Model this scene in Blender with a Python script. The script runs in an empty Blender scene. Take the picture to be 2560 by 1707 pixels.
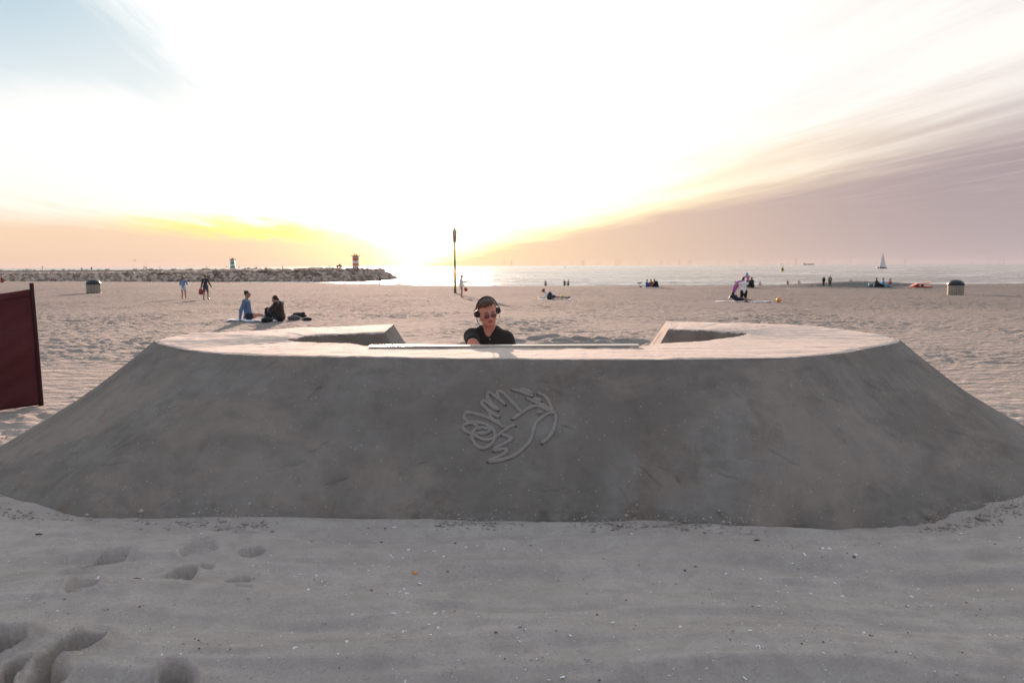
import bpy, bmesh, math, random
import numpy as np
from mathutils import Vector, Matrix
random.seed(7); RNG = np.random.default_rng(11)
S = bpy.context.scene
COL = S.collection
rad = math.radians
# ------------------------------------------------------------------ camera
F, CX, CY = 2000.0, 1280.0, 853.5
CAM = np.array([0, 0, 1.7]); PIT = rad(5.4); ROL = rad(0.25)
fw = np.array([0, math.cos(PIT), -math.sin(PIT)]); rt0 = np.array([1.0, 0, 0]); up0 = np.cross(rt0, fw)
rt = rt0*math.cos(ROL)-up0*math.sin(ROL); up = up0*math.cos(ROL)+rt0*math.sin(ROL)
cd = bpy.data.cameras.new('camera'); cam = bpy.data.objects.new('camera', cd); COL.objects.link(cam)
cam.matrix_world = Matrix(((rt[0], up[0], -fw[0], CAM[0]), (rt[1], up[1], -fw[1], CAM[1]), (rt[2], up[2], -fw[2], CAM[2]), (0, 0, 0, 1)))
cd.sensor_width = 36; cd.lens = 36*F/2560; cd.clip_start = .05; cd.clip_end = 200000
cd.dof.use_dof = True; cd.dof.focus_distance = 6.4; cd.dof.aperture_fstop = 4.0
S.camera = cam
# ------------------------------------------------------------------ light
EXPO = 2.2
SUN_AZ, SUN_EL = -8.6, 9.0
S.view_settings.view_transform = 'Standard'; S.view_settings.look = 'None'
S.view_settings.exposure = EXPO; S.view_settings.gamma = 1
S.view_settings.use_curve_mapping = False
sv = np.array([math.sin(rad(SUN_AZ))*math.cos(rad(SUN_EL)), math.cos(rad(SUN_AZ))*math.cos(rad(SUN_EL)), math.sin(rad(SUN_EL))])
ld = bpy.data.lights.new('sun', 'SUN'); ld.energy = 2.5; ld.angle = rad(.6); ld.color = (1, .68, .52)
lo = bpy.data.objects.new('sun', ld); COL.objects.link(lo); lo.rotation_euler = Vector(sv).to_track_quat('Z', 'Y').to_euler()

W = bpy.data.worlds.new('World'); S.world = W; W.use_nodes = True
NT = W.node_tree; NT.nodes.clear()

class X:                                   # tiny expression wrapper round shader math
    nt = None
    def __init__(s, v): s.v = v
    def _op(s, op, *o):
        n = X.nt.nodes.new('ShaderNodeMath'); n.operation = op
        for i, a in enumerate((s,)+o):
            a = a.v if isinstance(a, X) else a
            if isinstance(a, (int, float)): n.inputs[i].default_value = a
            else: X.nt.links.new(a, n.inputs[i])
        return X(n.outputs[0])
    def __add__(s, o): return s._op('ADD', o)
    __radd__ = __add__
    def __mul__(s, o): return s._op('MULTIPLY', o)
    __rmul__ = __mul__
    def __sub__(s, o): return s._op('SUBTRACT', o)
    def __rsub__(s, o): return X(o)._op('SUBTRACT', s)
    def __truediv__(s, o): return s._op('DIVIDE', o)
    def __rtruediv__(s, o): return X(o)._op('DIVIDE', s)
    def mx(s, o): return s._op('MAXIMUM', o)
    def mn(s, o): return s._op('MINIMUM', o)
    def pw(s, o): return s._op('POWER', o)
    def exp(s): return s._op('EXPONENT')
    def ab(s): return s._op('ABSOLUTE')
    def sqrt(s): return s._op('SQRT')
def ss(x, a, b):                           # smoothstep between two values
    n = X.nt.nodes.new('ShaderNodeMapRange'); n.interpolation_type = 'SMOOTHSTEP'
    for i, q in enumerate((x, a, b)):
        q = q.v if isinstance(q, X) else q
        if isinstance(q, (int, float)): n.inputs[i].default_value = q
        else: X.nt.links.new(q, n.inputs[i])
    return X(n.outputs[0])
def vec(x, y, z):
    n = X.nt.nodes.new('ShaderNodeCombineXYZ')
    for i, q in enumerate((x, y, z)):
        q = q.v if isinstance(q, X) else q
        if isinstance(q, (int, float)): n.inputs[i].default_value = q
        else: X.nt.links.new(q, n.inputs[i])
    return n.outputs[0]
def noise(v, sc, det=4, rough=.55, dist=0):
    n = X.nt.nodes.new('ShaderNodeTexNoise'); X.nt.links.new(v, n.inputs['Vector'])
    n.inputs['Scale'].default_value = sc; n.inputs['Detail'].default_value = det
    n.inputs['Roughness'].default_value = rough; n.inputs['Distortion'].default_value = dist
    return X(n.outputs['Fac'])
def mixc(f, a, b):
    n = X.nt.nodes.new('ShaderNodeMix'); n.data_type = 'RGBA'
    f = f.v if isinstance(f, X) else f
    if isinstance(f, (int, float)): n.inputs[0].default_value = f
    else: X.nt.links.new(f, n.inputs[0])
    for i, q in ((6, a), (7, b)):
        if isinstance(q, tuple): n.inputs[i].default_value = (*q, 1)
        else: X.nt.links.new(q, n.inputs[i])
    return n.outputs[2]
def sclc(f, c, add=None):                  # colour * scalar (+ colour)
    n = X.nt.nodes.new('ShaderNodeVectorMath'); n.operation = 'SCALE'
    if isinstance(c, tuple): n.inputs[0].default_value = c
    else: X.nt.links.new(c, n.inputs[0])
    X.nt.links.new(f.v, n.inputs['Scale']) if isinstance(f, X) else setattr(n.inputs['Scale'], 'default_value', f)
    o = n.outputs[0]
    if add is not None:
        m = X.nt.nodes.new('ShaderNodeVectorMath'); m.operation = 'ADD'
        X.nt.links.new(o, m.inputs[0]); X.nt.links.new(add, m.inputs[1]); o = m.outputs[0]
    return o

X.nt = NT
tc = NT.nodes.new('ShaderNodeTexCoord'); sp = NT.nodes.new('ShaderNodeSeparateXYZ'); NT.links.new(tc.outputs['Generated'], sp.inputs[0])
dx, dy, dz = X(sp.outputs[0]), X(sp.outputs[1]), X(sp.outputs[2])
ca, sa = math.cos(rad(-9)), math.sin(rad(-9))
lat = dx*ca - dy*sa                      # sideways from the line along which the cirrus runs
fwd = dx*sa + dy*ca
z = dz.mx(0.0)
zz = z + .012
s_ = lat/zz; t_ = fwd/zz
warp = noise(vec(s_*.35, t_*.12, 0.0), 1.0, 3) - .5
front = ss(fwd, -.1, .45)
sky = NT.nodes.new('ShaderNodeTexSky'); sky.sky_type = 'NISHITA'; sky.sun_disc = False
sky.sun_elevation = rad(SUN_EL); sky.sun_rotation = rad(SUN_AZ); sky.air_density = 1.2; sky.dust_density = 1.5
K = 10.0/2**EXPO                          # background strength is 0.1
# clear blue at the back and overhead
base = sclc(.11, sky.outputs[0])
base = mixc(.85, base, (.60*K, .655*K, .745*K))
# high thin cloud, white where the sun stands behind it
q = ((lat-.03)*(lat-.03) + (z-.24)*(z-.24)*1.6).sqrt()
hot = (q*q*-9.0).exp()
st = noise(vec(s_*1.2, t_*.16, 3.0), 1.6, 7, .62, .3)
st2 = noise(vec(s_*3.2, t_*.3, 9.0), 2.2, 6, .6)
rt_ = ss(lat, .12, .62)
veil = mixc(ss(z, .0, .16), (1.02*K, .93*K, .76*K), (1.02*K, .98*K, .93*K))
veil = mixc(rt_*ss(st+warp*.4, .40, .68)*.5, veil, (.80*K, .73*K, .73*K))
veil = mixc(ss(lat*-1.0, .3, .62)*.7, veil, (1.0*K, .97*K, .92*K))
veil = sclc(hot*(.55*K) + ss(z, .30, .50)*(1.5*K), (1.0, .97, .92), veil)  # second term: brightness above the view, added to light the foreground
# blue hole at upper left
hole = ss(s_*-1.0 + warp*.5 + (st2-.5)*.6 + (st-.5)*.4, .55, 1.10)*ss(z + (st-.5)*.06 + warp*.04, .140, .210)
patch = mixc(ss(z + lat*-.06, .18, .31), (.84*K, .90*K, .91*K), (.44*K, .62*K, .74*K))
patch = mixc(ss(lat*-1.0, .08, .42)*.85, (.84*K, .90*K, .90*K), patch)
veil = mixc(hole, veil, patch)
# low grey-pink bank both sides of the sun
bank_f = ss(s_ + warp*2.6 + (st-.5)*1.5, 2.3, 5.2)
bank_l = ss(z + (st-.5)*.03 + warp*.02 + lat*.05, .050, .020)*ss(lat, .05, -.03)
lstr = ss(st, .45, .62)*ss(z, .025, .035)*ss(z, .085, .06)*ss(lat, -.2, -.4)
bcol = mixc(ss(lat, .05, .66), (1.0*K, .72*K, .52*K), (.43*K, .345*K, .36*K))
bcol = mixc((z*-22.0).exp()*.75, bcol, mixc(ss(lat, .1, .7), (.90*K, .64*K, .40*K), (.60*K, .50*K, .50*K)))
bcol = mixc(ss(st2, .42, .7)*.25*ss(z, .02, .12), bcol, (.75*K, .64*K, .62*K))
lcol = mixc((z*-26.0).exp(), (1.0*K, .74*K, .50*K), (.84*K, .60*K, .46*K))
c = mixc(bank_f, veil, bcol)
c = mixc(bank_l, c, lcol)
# yellow hem under the bright veil, and the glow right above the horizon
hem = bank_f*(1.0-bank_f)*4.0*ss(lat, .75, .12)
c = sclc(hem*(.5*K), (.75, .48, -.05), c)
hl = bank_l*(1.0-bank_l)*4.0*ss(lat, -.34, -.2)*ss(lat, -.02, -.12)
c = mixc(hl*.65, c, (1.12*K, .93*K, .10*K))
c = mixc(lstr*.5, c, (.95*K, .66*K, .48*K))
gx, gz = lat - .01, z - .064
g = ((gx*gx + gz*gz*1.3)*-1.0)
c = sclc((g*75.0).exp()*(.6*K), (1.0, .85, .10), c)
c = sclc((g*520.0).exp()*(1.0*K), (1.0, .95, .75), c)
c = sclc((g*14.0).exp()*(.12*K), (.9, .55, .28), c)
fin = mixc(front*ss(dz, .8, .35), base, c)
fin = mixc(ss(dz, .0, -.03), fin, (.30*K, .28*K, .28*K))
bg = NT.nodes.new('ShaderNodeBackground'); NT.links.new(fin, bg.inputs[0]); bg.inputs[1].default_value = .1
wo = NT.nodes.new('ShaderNodeOutputWorld'); NT.links.new(bg.outputs[0], wo.inputs[0])

# ------------------------------------------------------------------ helpers
def ray(x, y): 
    d = fw+rt*(x-CX)/F-up*(y-CY)/F
    return d/np.linalg.norm(d)
def un(x, y, zz):
    d = ray(x, y); return CAM+d*((zz-CAM[2])/d[2])
def at_dist(x, y, dist):                   # point on the pixel's ray whose world Y is dist
    d = ray(x, y); return CAM+d*(dist/d[1])
def smooth(x, a, b):
    t = np.clip((x-a)/(b-a), 0, 1); return t*t*(3-2*t)
TAB = RNG.random((256, 256))
def vn(x, y):                              # value noise -1..1
    x = np.asarray(x, float); y = np.asarray(y, float)
    xi = np.floor(x).astype(np.int64); yi = np.floor(y).astype(np.int64)
    fx = x-xi; fy = y-yi; fx = fx**3*(fx*(fx*6-15)+10); fy = fy**3*(fy*(fy*6-15)+10)
    a = TAB[xi & 255, yi & 255]; b = TAB[(xi+1) & 255, yi & 255]; c_ = TAB[xi & 255, (yi+1) & 255]; d = TAB[(xi+1) & 255, (yi+1) & 255]
    return ((a*(1-fx)+b*fx)*(1-fy)+(c_*(1-fx)+d*fx)*fy)*2-1
def fbm(x, y, o=4, g_=.5):
    r = 0; a = 1; n = 0
    for i in range(o):
        r = r+a*vn(x*2**i+17.3*i, y*2**i+5.1*i); n += a; a *= g_
    return r/n
def crest(x, y):                           # crests and hollows of walked-over sand
    a = 1-np.abs(vn(x, y))*1.6; b = 1-np.abs(vn(x*1.9+7, y*1.9+3))*1.6
    return a*.6+b*.4-.35

def prop(o, label=None, cat=None, group=None, kind=None):
    if label: o['label'] = label
    if cat: o['category'] = cat
    if group: o['group'] = group
    if kind: o['kind'] = kind
    return o
def link(name, me, m=None, parent=None, smooth_=True):
    o = bpy.data.objects.new(name, me); COL.objects.link(o)
    if m: me.materials.append(m)
    if smooth_: me.polygons.foreach_set('use_smooth', [True]*len(me.polygons))
    if parent: o.parent = parent
    return o
def empty(name, loc, rz=0, **k):
    o = bpy.data.objects.new(name, None); COL.objects.link(o); o.location = tuple(loc); o.rotation_euler = (0, 0, rz)
    return prop(o, **k)
def grid_mesh(name, P):                    # P (nu, nv, 3)
    nu, nv = P.shape[:2]; me = bpy.data.meshes.new(name)
    idx = np.arange(nu*nv).reshape(nu, nv)
    q_ = np.stack([idx[:-1, :-1], idx[1:, :-1], idx[1:, 1:], idx[:-1, 1:]], -1).reshape(-1, 4)
    return raw_mesh(name, P.reshape(-1, 3), q_)
def raw_mesh(name, V, Q):
    me = bpy.data.meshes.new(name); V = np.ascontiguousarray(V, np.float32); Q = np.ascontiguousarray(Q, np.int32)
    me.vertices.add(len(V)); me.vertices.foreach_set('co', V.ravel())
    me.loops.add(Q.size); me.loops.foreach_set('vertex_index', Q.ravel())
    me.polygons.add(len(Q)); me.polygons.foreach_set('loop_start', np.arange(0, Q.size, Q.shape[1], dtype=np.int32))
    me.update(calc_edges=True); me.validate(); return me
class B:                                   # collects simple solids into one mesh
    def __init__(s): s.bm = bmesh.new()
    def box(s, c_, d, rot=None, bev=0):
        r = bmesh.ops.create_cube(s.bm, size=1); M = Matrix.Translation(c_) @ (rot.to_4x4() if rot else Matrix()) @ Matrix.Diagonal((*d, 1))
        bmesh.ops.transform(s.bm, matrix=M, verts=r['verts'])
        if bev:
            es = list({e for v in r['verts'] for e in v.link_edges}); bmesh.ops.bevel(s.bm, geom=es, offset=bev, segments=2, affect='EDGES')
        return s
    def tube(s, pts, rs, n=10, cap=True):
        if isinstance(rs, (int, float)): rs = [rs]*len(pts)
        pts = [Vector(p) for p in pts]; rings = []; pn = None
        for i, p in enumerate(pts):
            t = (pts[min(i+1, len(pts)-1)]-pts[max(i-1, 0)]).normalized()
            if pn is None: pn = t.orthogonal().normalized()
            pn = (pn-t*pn.dot(t)).normalized(); b = t.cross(pn)
            rings.append([s.bm.verts.new(p+(pn*math.cos(a)+b*math.sin(a))*rs[i]) for a in [2*math.pi*k/n for k in range(n)]])
        for a, b in zip(rings, rings[1:]):
            for k in range(n): s.bm.faces.new((a[k], a[(k+1) % n], b[(k+1) % n], b[k]))
        if cap: s.bm.faces.new(rings[0][::-1]); s.bm.faces.new(rings[-1])
        return s
    def lathe(s, prof, n=32, c_=(0, 0, 0), cap=True):
        rings = [[s.bm.verts.new((c_[0]+r*math.cos(2*math.pi*k/n), c_[1]+r*math.sin(2*math.pi*k/n), c_[2]+z_)) for k in range(n)] for r, z_ in prof]
        for a, b in zip(rings, rings[1:]):
            for k in range(n): s.bm.faces.new((a[k], a[(k+1) % n], b[(k+1) % n], b[k]))
        if cap: s.bm.faces.new(rings[0][::-1]); s.bm.faces.new(rings[-1])
        return s
    def ball(s, c_, d, rot=None, sub=2):
        r = bmesh.ops.create_icosphere(s.bm, subdivisions=sub, radius=1)
        M = Matrix.Translation(c_) @ (rot.to_4x4() if rot else Matrix()) @ Matrix.Diagonal((*d, 1)); bmesh.ops.transform(s.bm, matrix=M, verts=r['verts']); return s
    def poly(s, pts, th, axis=1):          # extruded outline
        o = Vector((0, 0, 0)); o[axis] = th/2
        a = [s.bm.verts.new(Vector(p)-o) for p in pts]; b = [s.bm.verts.new(Vector(p)+o) for p in pts]; n = len(a)
        s.bm.faces.new(a[::-1]); s.bm.faces.new(b)
        for k in range(n): s.bm.faces.new((a[k], a[(k+1) % n], b[(k+1) % n], b[k]))
        return s
    def out(s, name, m, parent=None, smooth_=True):
        bmesh.ops.recalc_face_normals(s.bm, faces=s.bm.faces)
        me = bpy.data.meshes.new(name); s.bm.to_mesh(me); s.bm.free(); return link(name, me, m, parent, smooth_)

def mat(name, col, rough=.7, var=.12, sc=8.0, bump=0.0, bsc=60.0, metal=0, spec=.4, sheen=0, emit=None):
    m = bpy.data.materials.new(name); m.use_nodes = True; nt = m.node_tree; X.nt = nt
    p = nt.nodes['Principled BSDF']; t = nt.nodes.new('ShaderNodeTexCoord')
    n = noise(t.outputs['Object'], sc, 3)
    a = tuple(max(0, v*(1-var*1.6)) for v in col); b = tuple(min(1, v*(1+var*1.6)) for v in col)
    nt.links.new(mixc(n, a, b), p.inputs['Base Color'])
    p.inputs['Roughness'].default_value = rough; p.inputs['Metallic'].default_value = metal; p.inputs['Specular IOR Level'].default_value = spec
    if sheen: p.inputs['Sheen Weight'].default_value = sheen; p.inputs['Sheen Roughness'].default_value = .5
    if bump:
        bn = nt.nodes.new('ShaderNodeBump'); bn.inputs['Strength'].default_value = 1; bn.inputs['Distance'].default_value = bump
        nt.links.new(noise(t.outputs['Object'], bsc, 3).v, bn.inputs['Height']); nt.links.new(bn.outputs[0], p.inputs['Normal'])
    return m
def sand_mat(name, c1, c2, rust=0.0, grain=.0012, streak=0.0, specks=.0, scratch=False, rough=.9, walked_shade=False, blotch=False):
    m = bpy.data.materials.new(name); m.use_nodes = True; nt = m.node_tree; X.nt = nt
    p = nt.nodes['Principled BSDF']; t = nt.nodes.new('ShaderNodeTexCoord').outputs['Object']
    col = mixc(ss(noise(t, 1.3, 5, .6), .32, .68), c1, c2)
    col = mixc(ss(noise(t, 9, 4, .6), .35, .75)*.35, col, tuple(v*.8 for v in c1))
    if rust: col = mixc(ss(noise(t, 1.9, 4, .65, .4), .55, .74)*rust, col, (c1[0]*1.12, c1[1]*.84, c1[2]*.70))
    gr = noise(t, 420, 2, .7)
    col = mixc(ss(gr, .3, .75)*.5, col, tuple(v*.62 for v in c1))
    if blotch:
        col = mixc(ss(noise(t, 3.7, 6, .7, .6), .50, .66)*.45, col, tuple(v*.70 for v in c1)); col = mixc(ss(noise(t, .9, 5, .7, .8), .50, .68)*.5, col, (c2[0]*1.12, c2[1]*1.0, c2[2]*.93)); col = mixc(ss(noise(t, 55, 3, .8), .60, .72)*.45, col, tuple(v*.6 for v in c1)); col = mixc(ss(noise(t, 70, 3, .8), .62, .72)*.35, col, tuple(v*1.35 for v in c2))
    if specks:
        v = nt.nodes.new('ShaderNodeTexVoronoi'); nt.links.new(t, v.inputs['Vector']); v.inputs['Scale'].default_value = 26
        sc_ = nt.nodes.new('ShaderNodeSeparateColor'); nt.links.new(v.outputs['Color'], sc_.inputs[0])
        f_ = ss(X(v.outputs['Distance']), .12, .05)*ss(X(sc_.outputs[0]), .45, .6)
        col = mixc(f_*specks, col, (.62, .60, .57))
        f2 = ss(X(v.outputs['Distance']), .10, .05)*ss(X(sc_.outputs[1]), .96, .98)
        col = mixc(f2*specks, col, (.10, .07, .05))
    nt.links.new(col, p.inputs['Base Color']); p.inputs['Roughness'].default_value = rough; p.inputs['Specular IOR Level'].default_value = .05
    h = gr*grain + noise(t, 90, 3)*(grain*1.5) + noise(t, 22, 4, .6)*(grain*3.5)
    if walked_shade:
        col = mixc(ss(noise(t, 60, 3, .8), .55, .68)*.55, col, tuple(v*.6 for v in c1)); col = mixc(ss(noise(t, 85, 3, .8), .58, .70)*.45, col, tuple(v*1.3 for v in c2)); col = mixc(ss(noise(t, 5, 5, .7, .5), .46, .62)*.40, col, tuple(v*.74 for v in c1))
        sy = nt.nodes.new('ShaderNodeSeparateXYZ'); nt.links.new(t, sy.inputs[0]); walk_shade = ss(X(sy.outputs[1]), 6, 13); far_shade = ss(X(sy.outputs[1]), 12, 45); col = mixc(walk_shade*.85, col, (.265, .238, .218)); col = mixc(far_shade*.8, col, (.150, .143, .138)); nt.links.new(col, p.inputs['Base Color'])  # self-shadow of unresolved ripples painted in, darker with distance
        mw = nt.nodes.new('ShaderNodeMapping'); nt.links.new(t, mw.inputs[0]); mw.inputs['Scale'].default_value = (.75, 1.2, 1)
        h = h + noise(mw.outputs[0], 3.4, 3, .6)*walk_shade*.16
    if scratch:
        mp = nt.nodes.new('ShaderNodeMapping'); nt.links.new(t, mp.inputs[0]); mp.inputs['Rotation'].default_value = (0, .5, .2); mp.inputs['Scale'].default_value = (1.5, 5, 9)
        h = h + ss(noise(mp.outputs[0], 2.2, 5, .6), .62, .68)*-.006
    bn = nt.nodes.new('ShaderNodeBump'); bn.inputs['Strength'].default_value = .9; bn.inputs['Distance'].default_value = 1.0
    nt.links.new(h.v, bn.inputs['Height']); nt.links.new(bn.outputs[0], p.inputs['Normal'])
    return m

# ------------------------------------------------------------------ beach
def shore(x):                              # y of the crest of the berm above the water
    return np.interp(x, [-600, -102, -62, -41, -25, -10, 0, 600], [210, 178, 152, 142, 124, 106, 99, 98])
FOOT = [((185, 1418), (320, 1383), .065, .035), ((450, 1384), (540, 1374), .12, .018), ((490, 1357), (548, 1352), .06, .012),
        ((410, 1446), (495, 1424), .075, .035), ((600, 1396), (660, 1383), .055, .03), ((565, 1446), (625, 1444), .035, .02),
        ((590, 1478), (630, 1466), .06, .012), ((165, 1490), (240, 1462), .08, .03), ((530, 1330), (590, 1316), .07, .02), ((585, 1340), (640, 1326), .07, .015),
        ((95, 1655), (255, 1580), .075, .075), ((70, 1690), (150, 1650), .07, .05), ((405, 1690), (470, 1660), .085, .08), ((330, 1712), (400, 1690), .07, .05),
        ((-20, 1620), (40, 1575), .1, .07), ((10, 1670), (60, 1628), .055, .05), ((500, 1425), (535, 1415), .04, .015), ((-60, 1700), (20, 1690), .1, .05)]
FOOTW = [(un(*a, 0)[:2], un(*b, 0)[:2], w_, d_) for a, b, w_, d_ in FOOT]
def height(x, y, fine=True):
    x = np.asarray(x, float); y = np.asarray(y, float)
    yc = shore(x)
    base_ = np.interp(np.minimum(y, yc), [-5, 12, 20, 27, 45, 63, 80, 98, 135, 180], [0, 0, -.03, -.1, -.42, -.74, -.78, -.80, -.98, -1.30])
    w_ = np.maximum(y-yc, 0); z_ = base_-.9*smooth(w_, 0, 12)-4.2*smooth(w_, 4, 110)
    z_ = z_+.05*fbm(x/6, y/6, 2)*smooth(y, 14, 30)
    m1 = smooth(y, 5.6, 8.0)+smooth(np.abs(x), 4.2, 5.2)*smooth(y, 4.6, 6.2); m1 = np.clip(m1, 0, 1)
    amp = np.interp(y, [0, 6, 12, 25, 50, 100, 200], [.02, .04, .06, .065, .07, .07, .03])
    xr, yr = x+.25*vn(x*.7, y*.7), y+.25*vn(x*.7+9, y*.7)
    rip = crest(xr*1.9, yr*3.2)*.60+crest(xr*3.9+5, yr*5.8)*.32+.10*fbm(x*9, y*9, 2)
    amp = amp*(.75+.55*np.clip(fbm(x/3.5+5, y/6, 2)*1.6, -1, 1)); z_ = z_+m1*amp*rip
    # trodden strip close round the sculpture
    tr = np.exp(-((y-8.0)/1.3)**2)*smooth(np.abs(x), 4.6, 5.4)*smooth(np.abs(x), 9, 7)
    z_ = z_+tr*.07*fbm(x*3.3+2, y*4.5, 3)
    # dug-up heap behind the booth and the sand mound near the water
    z_ = z_+.16*np.exp(-((x-.9)/2.2)**2-((y-17.2)/1.2)**2)*(1+.8*fbm(x*2, y*3, 2))
    z_ = z_+.62*np.exp(-((x-38)/9)**2-((y-88)/2.5)**2)
    # smooth wind-swept apron in the foreground
    m0 = 1-smooth(y, 5.0, 6.0)
    yy = y+.12*vn(x*.9, y*.5)+.03*x
    z_ = z_+m0*(.042*vn(x*.6+3, yy*3.2)+.030*vn(x*1.2, yy*7.5)+.011*vn(x*3.2, yy*22)+.0012*fbm(x*14, y*30, 2))
    z_ = z_+m0*.085*(smooth(yy, 3.1+.1*vn(x*.8, 0), 3.72+.1*vn(x*.8, 0))-1)+m0*.012*(smooth(yy, 2.9, 3.1)-1)
    for a, b, hw, dp in FOOTW:
        ax = b-a; L = np.hypot(*ax)/2; c_ = (a+b)/2; ux = ax/(2*L)
        near = (np.abs(x-c_[0]) < 1.6*L+.3) & (np.abs(y-c_[1]) < 1.6*L+.3)
        if not near.any(): continue
        xx = x[near]; yy_ = y[near]
        p_ = (xx-c_[0])*ux[0]+(yy_-c_[1])*ux[1]; n_ = -(xx-c_[0])*ux[1]+(yy_-c_[1])*ux[0]
        q_ = np.sqrt((p_/L)**2+(n_/(hw*(1+.25*p_/L)))**2)+.16*vn(xx*12, yy_*12)+.07*vn(xx*31, yy_*31)
        dp = dp*2.1
        z_[near] = z_[near]-dp*(1-smooth(q_, .76, 1.03))*(1+.25*vn(xx*14, yy_*14))+dp*.2*np.exp(-((q_-1.3)/.22)**2)
    # hollow the DJ stands in
    e = ((x+.05)/1.75)**2+((y-7.95)/.85)**2
    z_ = z_-.25*(1-smooth(e, .5, 1.0))
    # loose crumbs along the foot of the sculpture
    return z_
def hz(x, y): return float(height(np.array([x]), np.array([y]))[0])
def ground_at(px, py):                     # where the sight line of a picture point meets the beach
    d = ray(px, py); t = 2.0
    while t < 400:
        p = CAM+d*t
        if p[2] < hz(p[0], p[1]): return p
        t += .02+t*.002
    return CAM+d*t
yf = [1.5]
while yf[-1] < 330: yf.append(yf[-1]*(1.0042 if yf[-1] < 30 else 1.0052))
yb = 1.5-np.geomspace(.4, 160, 30)[::-1]
Y = np.concatenate([yb, yf])
R = np.concatenate([np.linspace(-3.2, -.80, 60)[:-1], np.linspace(-.80, .80, 1150), np.linspace(.80, 3.2, 60)[1:]])
Wd = np.where(Y > 1.5, Y+2, 3.5+(1.5-Y))
GX = Wd[:, None]*R[None, :]; GY = np.repeat(Y[:, None], len(R), 1)
GZ = height(GX.ravel(), GY.ravel()).reshape(GX.shape)
m_sand = sand_mat('dry_sand', (.430, .382, .350), (.505, .455, .420), grain=.0022, specks=.8, rough=1, walked_shade=True)
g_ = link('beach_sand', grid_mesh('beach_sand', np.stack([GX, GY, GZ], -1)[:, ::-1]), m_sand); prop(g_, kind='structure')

# ------------------------------------------------------------------ sea
SEA = -4.3
rr = [60.0]
while rr[-1] < 40000: rr.append(rr[-1]*(1.0035 if rr[-1] < 900 else 1.012 if rr[-1] < 4000 else 1.06))
rr = np.array(rr); aa = np.concatenate([np.linspace(-1.45, -.66, 40)[:-1], np.linspace(-.66, .66, 560), np.linspace(.66, 1.45, 40)[1:]])
SX = rr[:, None]*np.sin(aa)[None, :]; SY = rr[:, None]*np.cos(aa)[None, :]
fade = np.interp(rr, [60, 300, 700, 1600], [1, 1, .6, 0])[:, None]
SZ = SEA+fade*(.20*fbm(SX/14, SY/5.0, 3)+.10*fbm(SX/5, SY/2.2, 2))
ysh = shore(SX)+np.interp(SX, [-70, -20], [62, 104])
wv = SY-ysh
brk = 0
for off, a_, wd in ((26, .42, 2.2), (48, .30, 2.6), (75, .25, 2.6)):
    c_ = off+8*vn(SX/40+off, SX*0)+2*vn(SX/7, SX*0+off); brk = brk+a_*np.exp(-((wv-c_)/wd)**2)*smooth(vn(SX/22+off*3, SX*0), -.5, .3)
SZ = SZ+brk
foam = np.clip(brk*2.2, 0, 1)*.9+np.exp(-(wv/9)**2)*.9
foam = np.clip(foam*(0.55+.9*fbm(SX/4, SY/3, 3)), 0, 1)
me = grid_mesh('sea', np.stack([SX, SY, SZ], -1)[:, ::-1])
at_ = me.attributes.new('foam', 'FLOAT', 'POINT'); at_.data.foreach_set('value', np.ascontiguousarray(foam[:, ::-1], np.float32).ravel())
m = bpy.data.materials.new('sea_water'); m.use_nodes = True; nt = m.node_tree; X.nt = nt; p = nt.nodes['Principled BSDF']
t = nt.nodes.new('ShaderNodeTexCoord').outputs['Object']; an = nt.nodes.new('ShaderNodeAttribute'); an.attribute_name = 'foam'
f_ = X(an.outputs['Fac'])
mq = nt.nodes.new('ShaderNodeMapping'); nt.links.new(t, mq.inputs[0]); mq.inputs['Scale'].default_value = (.22, 1, 1)
f_ = (f_ + ss(noise(mq.outputs[0], .045, 9, .75), .47, .62)*.5).mn(1.0)  # whitecaps and wave sparkle painted in as pale streaks
nt.links.new(mixc(f_, (.14, .13, .12), (.75, .74, .72)), p.inputs['Base Color'])
nt.links.new((f_*.5+.15).v, p.inputs['Roughness']); p.inputs['IOR'].default_value = 1.4
mp = nt.nodes.new('ShaderNodeMapping'); nt.links.new(t, mp.inputs[0]); mp.inputs['Scale'].default_value = (.35, 1, 1)
bn = nt.nodes.new('ShaderNodeBump'); bn.inputs['Strength'].default_value = 1; bn.inputs['Distance'].default_value = 1
nt.links.new((noise(mp.outputs[0], .55, 5, .65)*1.1+noise(mp.outputs[0], .07, 3, .6)*3).v, bn.inputs['Height']); nt.links.new(bn.outputs[0], p.inputs['Normal'])
prop(link('sea_water', me, m), kind='structure')

# ------------------------------------------------------------------ sand sculpture
OUT = [(985, 811), (870, 813), (760, 818), (650, 824), (512, 831), (430, 840), (388, 853), (435, 867), (520, 880), (620, 887), (760, 890), (930, 892.5), (1280, 897), (1560, 898), (1740, 897), (1900, 894), (2010, 890), (2100, 882), (2177, 868), (2220, 860), (2250, 850), (2210, 837), (2133, 824), (2046, 814), (1937, 808), (1796, 804.5), (1665, 803)]
INN = [(0, 962, 830), (1, 880, 832), (2, 800, 836), (3.3, 750, 841), (4.3, 728, 845), (5.3, 720, 848), (6, 718, 849.5), (6.7, 722, 850.5), (7.6, 740, 852), (8.6, 790, 856), (10, 870, 859), (11, 940, 864), (12, 1280, 868), (13.2, 1560, 868), (13.7, 1605, 863), (14, 1640, 858.5), (15, 1720, 853), (16.5, 1790, 847), (18, 1840, 841), (20.5, 1867, 833), (22, 1850, 829), (24, 1780, 825), (26, 1670, 821)]
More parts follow.
